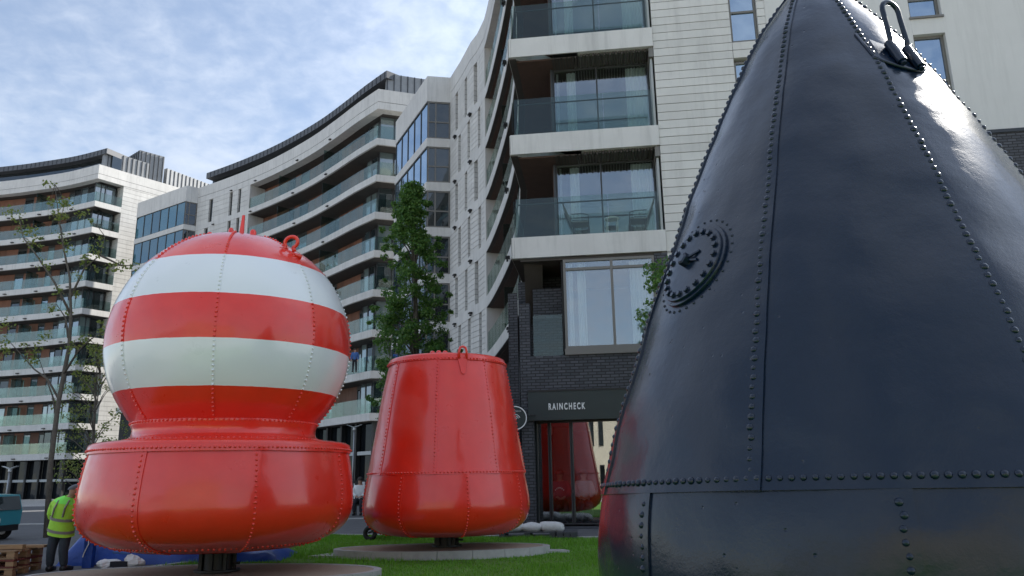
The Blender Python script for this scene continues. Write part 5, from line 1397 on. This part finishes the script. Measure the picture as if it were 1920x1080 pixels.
def standing(x, y, zf, label, top, legs, hair, face=-1, h=1.0):
    b_ = V((x, y, zf)); f = face
    J = dict(pelvis=b_ + V((0, 0, .95)) * h, waist=b_ + V((0, 0, 1.1)), chest=b_ + V((0, 0, 1.35)), neck=b_ + V((0, 0, 1.52)), head=b_ + V((0, f * .02, 1.64)))
    J['pelvis'] = b_ + V((0, 0, .95))
    for s, q in (('L', -1), ('R', 1)):
        J['sh' + s] = b_ + V((q * .19, 0, 1.43)); J['el' + s] = b_ + V((q * .25, 0, 1.15)); J['wr' + s] = b_ + V((q * .24, f * .12, .92)); J['ha' + s] = b_ + V((q * .22, f * .15, .84))
        J['hip' + s] = b_ + V((q * .09, 0, .90)); J['kn' + s] = b_ + V((q * .11, f * .02, .50)); J['an' + s] = b_ + V((q * .12, 0, .09)); J['to' + s] = b_ + V((q * .13, f * .13, .04))
    person(b_, J, label, top, legs, hair)
standing(-11.55, 55.95, 9.19, 'person in blue top standing at the glass on a low balcony beside the tree', 'cloth_blue', 'cloth_dark', 'hair')
seated(-5.75, 29.6, .28, 'distant person in white top seated at an outdoor table between the red buoys', 'white', 'cloth_dark', 'hair')
for i, (x, y) in enumerate(((-5.75, 29.7), (-6.3, 29.2))):
    c = root('cafe_chair', (x, y, .28), ['black cafe chair under the distant person in white', 'empty black cafe chair to the left of the distant seated person'][i], 'chair', 'black cafe chairs outside the far shops')
    g = MB(); g.box((x, y, .73), (.42, .42, .04)); g.build('seat', 'black', c)
    g = MB(); g.box((x, y + .2, 1.0), (.42, .04, .45)); g.build('backrest', 'black', c)
    for sx in (-.18, .18):
        for sy in (-.18, .18): g = MB(); g.tube([(x + sx, y + sy, .28), (x + sx, y + sy, .72)], .016, 5); g.build('leg', 'black', c)

# ------------------------------------------------------------------ things on the ground
# sandbags on pallet (right) 
def pallet(cx_, cy_, z0, rz, label, m='wood', n=1, L=1.2, W=.9, group=None, nm='pallet', m2=None):
    t = root(nm, (cx_, cy_, z0), label, 'pallet', group); Rm = Matrix.Rotation(rz, 3, 'Z')
    def bx(c, s, nm_, mm):
        g = MB(); g.box(Rm @ Vector(c) + Vector((cx_, cy_, z0)), s, Rm); g.build(nm_, mm, t)
    for i in range(5): bx((0, -W / 2 + .06 + i * (W - .12) / 4, .125), (L, .11, .022), 'board', m)
    for i in range(3):
        for j in range(3): bx((-L / 2 + .07 + i * (L - .14) / 2, -W / 2 + .06 + j * (W - .12) / 2, .0655), (.13, .11, .075), 'block', m2 or m)
    for j in range(3): bx((0, -W / 2 + .06 + j * (W - .12) / 2, .014), (L, .11, .022), 'board', m)
    for i in range(3): bx((-L / 2 + .07 + i * (L - .14) / 2, 0, .1075), (.12, W, .012), 'stringer', m)
    return t
z18 = gz(17.9)
pallet(.28, 18.3, gz(18.3), R(-5), 'grey wooden pallet under white sacks, right of the plain red buoy', 'slate', group='pallets with white sacks', L=1.25)
pallet(1.15, 18.15, gz(18.1), R(-5), 'short grey wooden pallet at the right end of the white sacks', 'slate', group='pallets with white sacks', L=.45)
def sack(c, s, rz, label, seed, grp='white sacks on the pallets'):
    g = MB(); nu, nv = 16, 10; Rm = Matrix.Rotation(rz, 3, 'Z')
    for j in range(nv + 1):
        ph = -math.pi / 2 + math.pi * j / nv
        for i in range(nu):
            a = 2 * math.pi * i / nu; e = lambda x: math.copysign(abs(x) ** .6, x)
            p = Vector((e(math.cos(ph)) * e(math.cos(a)) * s[0], e(math.cos(ph)) * e(math.sin(a)) * s[1], math.sin(ph) * s[2]))
            p *= 1 + .22 * noise.noise(p * 5 + Vector((seed, 0, 0))); g.v.append(tuple(Rm @ p + Vector(c)))
    for j in range(nv):
        for i in range(nu): a = j * nu + i; c_ = j * nu + (i + 1) % nu; g.f.append((a, c_, c_ + nu, a + nu))
    o = g.build('sack', 'offwhite', smooth=True); tag(o, label, 'sack', grp)
sack((-.15, 18.2, gz(18.2) + .25), (.30, .25, .13), .2, 'leftmost and largest white sack on the pallet behind the red buoy', 1)
sack((.33, 18.2, gz(18.2) + .22), (.27, .22, .10), -.1, 'flatter middle white sack on the grey pallet', 2)
sack((.80, 18.15, gz(18.2) + .23), (.30, .2, .11), .1, 'rightmost white sack lying across the pallet end', 3)
# pallets bottom left
for i in range(3):
    pallet(-8.98, 13.95, .06 + i * .138, R(3), ['lowest red-brown pallet of the stack beside the worker', 'middle red-brown pallet of the stack beside the worker', 'topmost pale pallet of the stack beside the worker'][i], ['wood', 'wood_red', 'wood_red'][i] if i != 2 else 'wood', group='stacked pallets at the lower left', L=1.2, m2='wood')
g = MB(); g.box((-9.0, 13.8, .52), (1.25, .10, .07)); g.box((-8.6, 14.1, .505), (.9, .22, .04)); tag(g.build('timber_plank', 'wood'), 'bare sawn timber planks lying on top of the pallet stack', 'planks')
# blue tarpaulin bundle
g = MB(); nx, ny = 40, 14
for j in range(ny + 1):
    for i in range(nx + 1):
        x = -8.35 + 4.1 * i / nx; v = j / ny; prof = math.sin(math.pi * min(1, max(0, v))) ** .35; ex = min(1, min(i, nx - i) / 3) ** .5
        y = 14.75 + 1.3 * v; top_ = .62 - .42 * i / nx
        z = gz(y) + top_ * prof * ex + .05 * noise.noise(Vector((x * 2.2, y * 2.2, 1)))
        g.v.append((x, y, z))
for j in range(ny):
    for i in range(nx): a = j * (nx + 1) + i; g.f.append((a, a + 1, a + nx + 2, a + nx + 1))
tag(g.build('tarpaulin', 'tarp_blue', smooth=True), 'crumpled blue tarpaulin covering a low heap behind the striped buoy', 'tarpaulin')
def small_sack(c, s, seed, m, label, nm='plastic_bag'):
    g = MB(); nu, nv = 14, 8
    for j in range(nv + 1):
        ph = -math.pi / 2 + math.pi * j / nv
        for i in range(nu):
            a = 2 * math.pi * i / nu; p = Vector((math.cos(ph) * math.cos(a) * s[0], math.cos(ph) * math.sin(a) * s[1], math.sin(ph) * s[2])); p *= 1 + .7 * noise.noise(p * 9 + Vector((seed, 0, 0))); g.v.append(tuple(p + Vector(c)))
    for j in range(nv):
        for i in range(nu): a = j * nu + i; c_ = j * nu + (i + 1) % nu; g.f.append((a, c_, c_ + nu, a + nu))
    tag(g.build(nm, m), label, 'bag')
small_sack((-7.25, 14.45, .17), (.17, .10, .075), 4, 'white', 'crumpled white plastic bag lying left of the blue tarpaulin heap')
small_sack((-6.80, 14.45, .20), (.19, .10, .10), 6, 'white', 'larger white plastic bag with a blue strap in front of the tarpaulin')
g = MB(); g.box((-7.0, 14.36, .16), (.30, .06, .09)); tag(g.build('packet', 'cloth_dark'), 'dark printed packet lying between the two white bags', 'packet')
g = MB(); g.tube([(-7.15, 14.4, .36), (-6.85, 14.42, .33)], .025, 6); tag(g.build('brush', 'cloth_blue'), 'blue-handled tool resting on the white bags', 'tool')
tr_ = root('paint_tray', (-7.62, 14.5, .6), 'small white paint tray on a folded stand by the worker, string hanging', 'tray')
g = MB(); g.box((-7.62, 14.5, .66), (.20, .16, .07)); g.build('tray', 'white', tr_)
g = MB(); g.tube([(-7.62, 14.41, .63), (-7.60, 14.40, .5), (-7.66, 14.40, .36), (-7.68, 14.40, .28)], .008, 5); g.build('string', 'white', tr_)
g = MB(); g.box((-7.62, 14.5, .34), (.16, .12, .56)); g.build('stand', 'tarp_blue', tr_)
# wheelbarrow behind red buoy
wb = root('wheelbarrow', (-3.1, 18.1, gz(18)), 'black wheelbarrow with fat tyre half hidden behind the plain red buoy', 'wheelbarrow')
def wheel(mb, c, R1, r1, axis):
    ax_ = Vector(axis).normalized(); u = ax_.cross(Vector((0, 0, 1))).normalized(); w = ax_.cross(u); torus_arc(mb, Vector(c), u, w, R1, r1, 0, 2 * math.pi, 28, 8)
g = MB(); wheel(g, (-3.25, 18.0, gz(18) + .17), .12, .05, (.3, 1, 0)); g.build('tyre', 'rubber', wb, smooth=True)
g = MB(); g.box((-2.85, 18.3, gz(18) + .42), (.7, .5, .22)); g.build('tray', 'black', wb)
for s in (-.2, .2): g = MB(); g.tube([(-3.3, 18.1 + s * .5, gz(18) + .18), (-2.8, 18.3 + s, gz(18) + .28), (-2.2, 18.4 + s, gz(18) + .45)], .018, 6); g.build('handle', 'black', wb)
bk = root('hand_cart', (-2.6, 18.6, gz(18.6)), 'hand cart with thin spoked wheels behind the plain red buoy', 'cart')
for x in (-2.80, -2.45):
    g = MB(); wheel(g, (x, 18.6, gz(18.6) + .20), .19, .012, (.1, 1, 0)); g.build('wheel', 'rubber', bk, smooth=True)
    for a in range(6): t = a * math.pi / 6; g = MB(); g.tube([(x - .18 * math.cos(t), 18.6, gz(18.6) + .2 - .18 * math.sin(t)), (x + .18 * math.cos(t), 18.6, gz(18.6) + .2 + .18 * math.sin(t))], .004, 4); g.build('spoke', 'steel', bk)
g = MB(); g.box((-2.62, 18.62, gz(18.6) + .42), (.6, .3, .04)); g.build('deck', 'frame', bk)

# teal utility truck
tk = root('utility_truck', (-13.100, 19.6, .27), 'small teal utility truck parked on the paving at the left edge', 'truck')
g = MB(); g.add([(-13.050, 18.95, .62), (-12.320, 18.95, .62), (-12.300, 18.95, .95), (-12.400, 18.97, 1.33), (-13.050, 18.97, 1.36)] + [(-13.050, 20.0, .62), (-12.320, 20.0, .62), (-12.300, 20.0, .95), (-12.400, 19.98, 1.33), (-13.050, 19.98, 1.36)],
              [(0, 1, 2, 3, 4), (9, 8, 7, 6, 5), (0, 5, 6, 1), (1, 6, 7, 2), (2, 7, 8, 3), (3, 8, 9, 4), (4, 9, 5, 0)]); g.build('cab', 'teal', tk)
g = MB(); g.add([(-12.750, 18.945, .93), (-12.370, 18.945, .93), (-12.440, 18.955, 1.27), (-12.750, 18.955, 1.28)] + [(-12.750, 18.93, .93), (-12.370, 18.93, .93), (-12.440, 18.94, 1.27), (-12.750, 18.94, 1.28)], [(4, 5, 6, 7), (0, 3, 2, 1), (0, 1, 5, 4), (1, 2, 6, 5), (2, 3, 7, 6), (3, 0, 4, 7)]); g.build('side_window', 'pane_dim', tk)
g = MB(); g.add([(-12.295, 19.02, .97), (-12.295, 19.93, .97), (-12.390, 19.93, 1.29), (-12.390, 19.02, 1.29)] + [(-12.280, 19.02, .97), (-12.280, 19.93, .97), (-12.375, 19.93, 1.29), (-12.375, 19.02, 1.29)], [(4, 5, 6, 7), (0, 3, 2, 1), (0, 1, 5, 4), (1, 2, 6, 5), (2, 3, 7, 6), (3, 0, 4, 7)]); g.build('windscreen', 'pane_dim', tk)
g = MB(); g.box((-13.900, 19.47, 1.05), (1.65, 1.05, .58)); g.build('cargo_body', 'teal_dark', tk)
g = MB(); g.box((-13.900, 18.93, .78), (1.64, .03, .50)); g.build('side_panel', 'zinc_dark', tk)
g = MB(); g.box((-13.500, 19.47, .55), (2.4, .9, .14)); g.build('chassis', 'black', tk)
for x in (-12.65, -14.3):
    for y in (19.0, 19.9):
        w_ = MB(); c = (x, y, .27 + .2); wheel(w_, c, .14, .065, (0, 1, 0)); wo_ = w_.build('wheel', 'rubber', tk, smooth=True)
        g = MB(); g.tube([(x, y - .05, .47), (x, y + .05, .47)], .09, 12); g.build('hub', 'steel', tk)
g = MB(); g.tube([(-12.350, 18.94, 1.2), (-12.230, 18.86, 1.24)], .01, 5); g.box((-12.200, 18.85, 1.18), (.04, .07, .16)); g.build('mirror', 'black', tk)
g = MB(); g.box((-12.295, 19.1, .74), (.03, .14, .09)); g.build('headlight', 'white', tk)
g = MB(); g.lathe([(0, .06), (.05, .06), (.08, .03), (.08, 0)], (-12.900, 19.2, 1.36), 12); g.build('beacon', 'white', tk)
# notice board behind worker
nb_ = root('notice_board', (-9.3, 18.0, .2), 'white ribbed panel leaning behind the worker beside the sapling trunk', 'board')
g = MB(); g.box((-10.15, 19.3, 1.17), (.62, .03, .50)); g.build('panel', 'white', nb_)
for i in range(9): g = MB(); g.box((-10.42 + i * .068, 19.275, 1.17), (.022, .015, .48)); g.build('rib', 'frame_pale', nb_)
g = MB(); g.box((-10.15, 19.34, .60), (.05, .04, .62)); g.build('leg', 'frame', nb_)
# street lamps
def lamp(x, y, z0, ztop, label, grp='street lamps on the promenade'):
    t = root('street_lamp', (x, y, z0), label, 'street lamp', grp)
    g = MB(); g.tube([(x, y, z0), (x, y, z0 + (ztop - z0) * .5), (x, y, ztop)], [.055, .045, .035], 10); g.build('pole', 'steel', t, smooth=True)
    for s in (-1, 1):
        g = MB(); g.add([(x, y - .08, ztop), (x + s * .34, y - .10, ztop + .13), (x + s * .34, y + .10, ztop + .13), (x, y + .08, ztop), (x, y - .08, ztop + .04), (x + s * .34, y - .10, ztop + .15), (x + s * .34, y + .10, ztop + .15), (x, y + .08, ztop + .04)],
              [(0, 1, 2, 3), (7, 6, 5, 4), (0, 4, 5, 1), (1, 5, 6, 2), (2, 6, 7, 3), (3, 7, 4, 0)]); g.build('wing_reflector', 'frame_pale', t, fix=True)
    g = MB(); g.lathe([(-.12, .03), (-.10, .07), (.0, .07), (.02, .03)], (x, y, ztop), 12); g.build('lantern', 'white', t, smooth=True)
lamp(-7.35, 36, .28, 3.9, 'slim grey street lamp with winged head between striped and plain buoys')
lamp(-22.95, 36, .28, 2.3, 'short grey street lamp with winged head above the teal truck')

# ------------------------------------------------------------------ trees
def leaf_quads(mb, centers, n, rad, size, rnd, flat=.8, droop=0):
    for (c, rr_) in centers:
        for i in range(int(n * rr_ / rad)):
            while True:
                d = Vector((rnd.uniform(-1, 1), rnd.uniform(-1, 1), rnd.uniform(-1, 1)))
                if d.length < 1: break
            d = d * (0.55 + .45 * d.length) ; p = c + Vector((d.x * rr_, d.y * rr_, d.z * rr_ * flat)); s = size * rnd.uniform(.6, 1.25)
            nrm_ = (d.normalized() * .5 + Vector((rnd.uniform(-1, 1), rnd.uniform(-1, 1), rnd.uniform(-.2, 1)))).normalized()
            u = nrm_.orthogonal().normalized(); u = (Matrix.Rotation(rnd.uniform(0, 6.28), 3, nrm_) @ u); w = nrm_.cross(u)
            mb.add([p - u * s * .5, p + w * s * .32, p + u * s * .55, p - w * s * .32], [(0, 1, 2, 3)])
def grow(parent, paths, m='bark'):
    for (nm, pts_, r_) in paths:
        g = MB(); g.tube(pts_, r_, 8); g.build(nm, m, parent, smooth=True)
# columnar tree
tx, ty = -3.25, 26.0
ct = root('columnar_tree', (tx, ty, .28), 'dense dark green columnar tree rising behind the plain red buoy', 'tree')
rnd = random.Random(4); cs = []
prof = [(1.8, .5), (2.6, .95), (3.6, 1.28), (4.6, 1.34), (5.6, 1.26), (6.4, 1.2), (7.4, 1.12), (8.2, 1.0), (9.0, .92), (10.0, .74), (11.0, .5), (11.9, .15)]
limbs = []
for i in range(420):
    z = rnd.uniform(1.9, 11.75); r_ = spline(prof, z); a = rnd.uniform(0, 6.28); q = r_ * math.sqrt(rnd.uniform(.12, 1)) * rnd.uniform(.75, 1.12)
    ox = -.10 + .08 * math.sin(z * 1.7) - .03 * (z - 6) * (z > 6)
    q *= .92; c = Vector((tx + ox + q * math.cos(a), ty + q * math.sin(a), z)); 
    if noise.noise(c * 1.3) > .24: continue
    cs.append((c, rnd.uniform(.15, .34))); limbs.append(c)
for i in range(90):
    z = rnd.uniform(2.2, 11.9); r_ = spline(prof, min(z, 11.8)) * rnd.uniform(1.0, 1.25) + .08; a = rnd.uniform(0, 6.28)
    ox = -.10 + .08 * math.sin(z * 1.7) - .03 * (z - 6) * (z > 6)
    cs.append((Vector((tx + ox + r_ * math.cos(a), ty + r_ * math.sin(a), z)), rnd.uniform(.09, .17)))
g = MB(); leaf_quads(g, cs, 150, .34, .098, rnd); g.build('crown', 'leaf', ct)
trunk = [(tx, ty, .2), (tx + .03, ty, 2.5), (tx - .04, ty, 5), (tx - .1, ty, 8), (tx - .3, ty, 10.5), (tx - .4, ty, 11.6)]
grow(ct, [('trunk', trunk, [.15, .13, .11, .075, .04, .015])])
for c in limbs[::4]:
    z = max(1.2, c.z - .9); base = Vector((tx - .03 * z * .5, ty, z)); g = MB(); g.tube([base, base.lerp(c, .5) + Vector((0, 0, .12)), c], [.035, .024, .010], 6); g.build('branch', 'bark', ct, smooth=True)
# tree behind the black buoy
t3 = root('small_tree', (3.4, 16.6, .18), 'leafy green tree peeking out from behind the black buoy edge', 'tree')
rnd = random.Random(6); cs = []
for i in range(60):
    z = rnd.uniform(4.1, 6.25); r_ = .5 + .35 * math.sin((z - 4.1) / 2.3 * math.pi); a = rnd.uniform(0, 6.28); q = r_ * math.sqrt(rnd.random()); cs.append((Vector((3.62 + q * math.cos(a) + .05 * z - .2, 16.8 + q * math.sin(a), z)), rnd.uniform(.15, .28)))
g = MB(); leaf_quads(g, cs, 70, .25, .085, rnd); g.build('crown', 'leaf', t3)
grow(t3, [('trunk', [(3.4, 16.6, .15), (3.5, 16.7, 2.5), (3.6, 16.8, 6.0)], [.08, .06, .02])])
# sapling left
s1_ = root('sapling', (-11.61, 20, .28), 'tall thin sapling with sparse yellow-green leaves left of the striped buoy', 'tree')
TR = [(-11.61, 20.0, 0.11), (-11.74, 20.0, 2.06), (-11.73, 20.0, 3.64), (-11.66, 20.05, 5.06), (-11.69, 20.0, 5.92), (-11.84, 20.0, 6.94), (-12.09, 20.0, 7.69), (-12.3, 20.0, 8.45), (-12.58, 20.0, 9.62)]
grow(s1_, [('trunk', TR, [.075, .066, .058, .050, .038, .030, .024, .016, .007])])
BR = [[(-11.69, 20.0, 5.92), (-12.19, 19.9, 6.8), (-12.72, 19.8, 7.55), (-13.11, 19.8, 8.01), (-13.3, 19.8, 8.6)], [(-11.7, 20.0, 3.64), (-12.15, 20.1, 4.23), (-12.6, 20.2, 4.51), (-13.17, 20.2, 5.08), (-13.5, 20.2, 5.4)],
      [(-11.77, 20.0, 6.35), (-11.53, 20.1, 7.23), (-11.21, 20.2, 7.6), (-11.13, 20.2, 8.13)], [(-11.68, 20.0, 4.36), (-11.33, 19.9, 4.91), (-11.01, 19.8, 5.19), (-10.55, 19.8, 5.47)],
      [(-11.76, 20.0, 3.33), (-12.03, 20.2, 3.81), (-12.57, 20.3, 4.79)], [(-11.68, 20.0, 5.3), (-12.0, 20.3, 5.9), (-12.35, 20.4, 6.3)], [(-11.2, 20.2, 7.6), (-10.6, 20.2, 7.3), (-10.2, 20.2, 7.3)]]
for p in BR: g = MB(); g.tube(p, [.034 - .028 * i / (len(p) - 1) for i in range(len(p))], 6); g.build('branch', 'bark', s1_, smooth=True)
CL = [(-12.42, 9.22), (-12.61, 9.51), (-12.17, 8.99), (-12.4, 8.76), (-12.71, 9.2), (-12.23, 8.57), (-11.86, 8.83), (-13.46, 8.78), (-13.4, 8.55), (-12.95, 8.23), (-12.22, 8.14), (-11.87, 7.69), (-13.06, 7.93), (-11.48, 7.38), (-11.21, 7.6), (-11.09, 7.82), (-10.46, 7.29), (-10.22, 7.2), (-10.58, 7.1), (-13.25, 5.65), (-12.3, 6.1), (-12.07, 5.3), (-12.4, 5.07), (-12.8, 4.94), (-13.2, 4.9), (-13.28, 5.2), (-11.41, 5.0), (-11.15, 5.19), (-10.7, 5.45), (-12.55, 4.75), (-11.9, 6.5), (-12.5, 7.3), (-13.3, 8.3), (-11.4, 6.9), (-10.9, 5.0)]
rnd = random.Random(8); cs = [(Vector((x + rnd.uniform(-.05, .05), 20 + rnd.uniform(-.3, .3), z)), rnd.uniform(.16, .30)) for (x, z) in CL]
cs += [(c + Vector((rnd.uniform(-.35, .35), rnd.uniform(-.4, .4), rnd.uniform(-.3, .25))), rnd.uniform(.08, .14)) for c, r_ in cs[::2]]
g = MB(); leaf_quads(g, cs, 30, .22, .09, rnd); g.build('crown', 'leaf_young', s1_)
for c, r_ in cs[::2]:
    g = MB(); n_ = min((Vector(q) for p in BR + [TR] for q in p), key=lambda q: (q - c).length); g.tube([n_, (n_ + c) / 2 + Vector((0, 0, .04)), c], [.012, .008, .004], 5); g.build('twig', 'bark', s1_)
# second sapling, lower and further
s2_ = root('sapling', (-13.9, 26, .28), 'shorter bushy sapling directly behind the left edge of the striped buoy', 'tree')
grow(s2_, [('trunk', [(-13.8, 26, .2), (-13.9, 26, 2.2), (-14.0, 26, 3.9), (-14.1, 26, 5.6)], [.07, .055, .04, .012])])
rnd = random.Random(12); cs = []
for i in range(95):
    z = rnd.uniform(1.6, 6.1); r_ = 1.25 * math.sin((z - 1.0) / 5.6 * math.pi) ** .6; a = rnd.uniform(0, 6.28); q = r_ * math.sqrt(rnd.random()); cs.append((Vector((-14.0 + q * math.cos(a), 26 + q * math.sin(a), z)), rnd.uniform(.15, .28)))
g = MB(); leaf_quads(g, cs, 26, .22, .085, rnd); g.build('crown', 'leaf_young', s2_)
for c, r_ in cs[::2]:
    base = Vector((-13.95, 26, max(.9, c.z - .8))); g = MB(); g.tube([base, base.lerp(c, .5) + Vector((0, 0, .1)), c], [.02, .013, .006], 5); g.build('branch', 'bark', s2_)
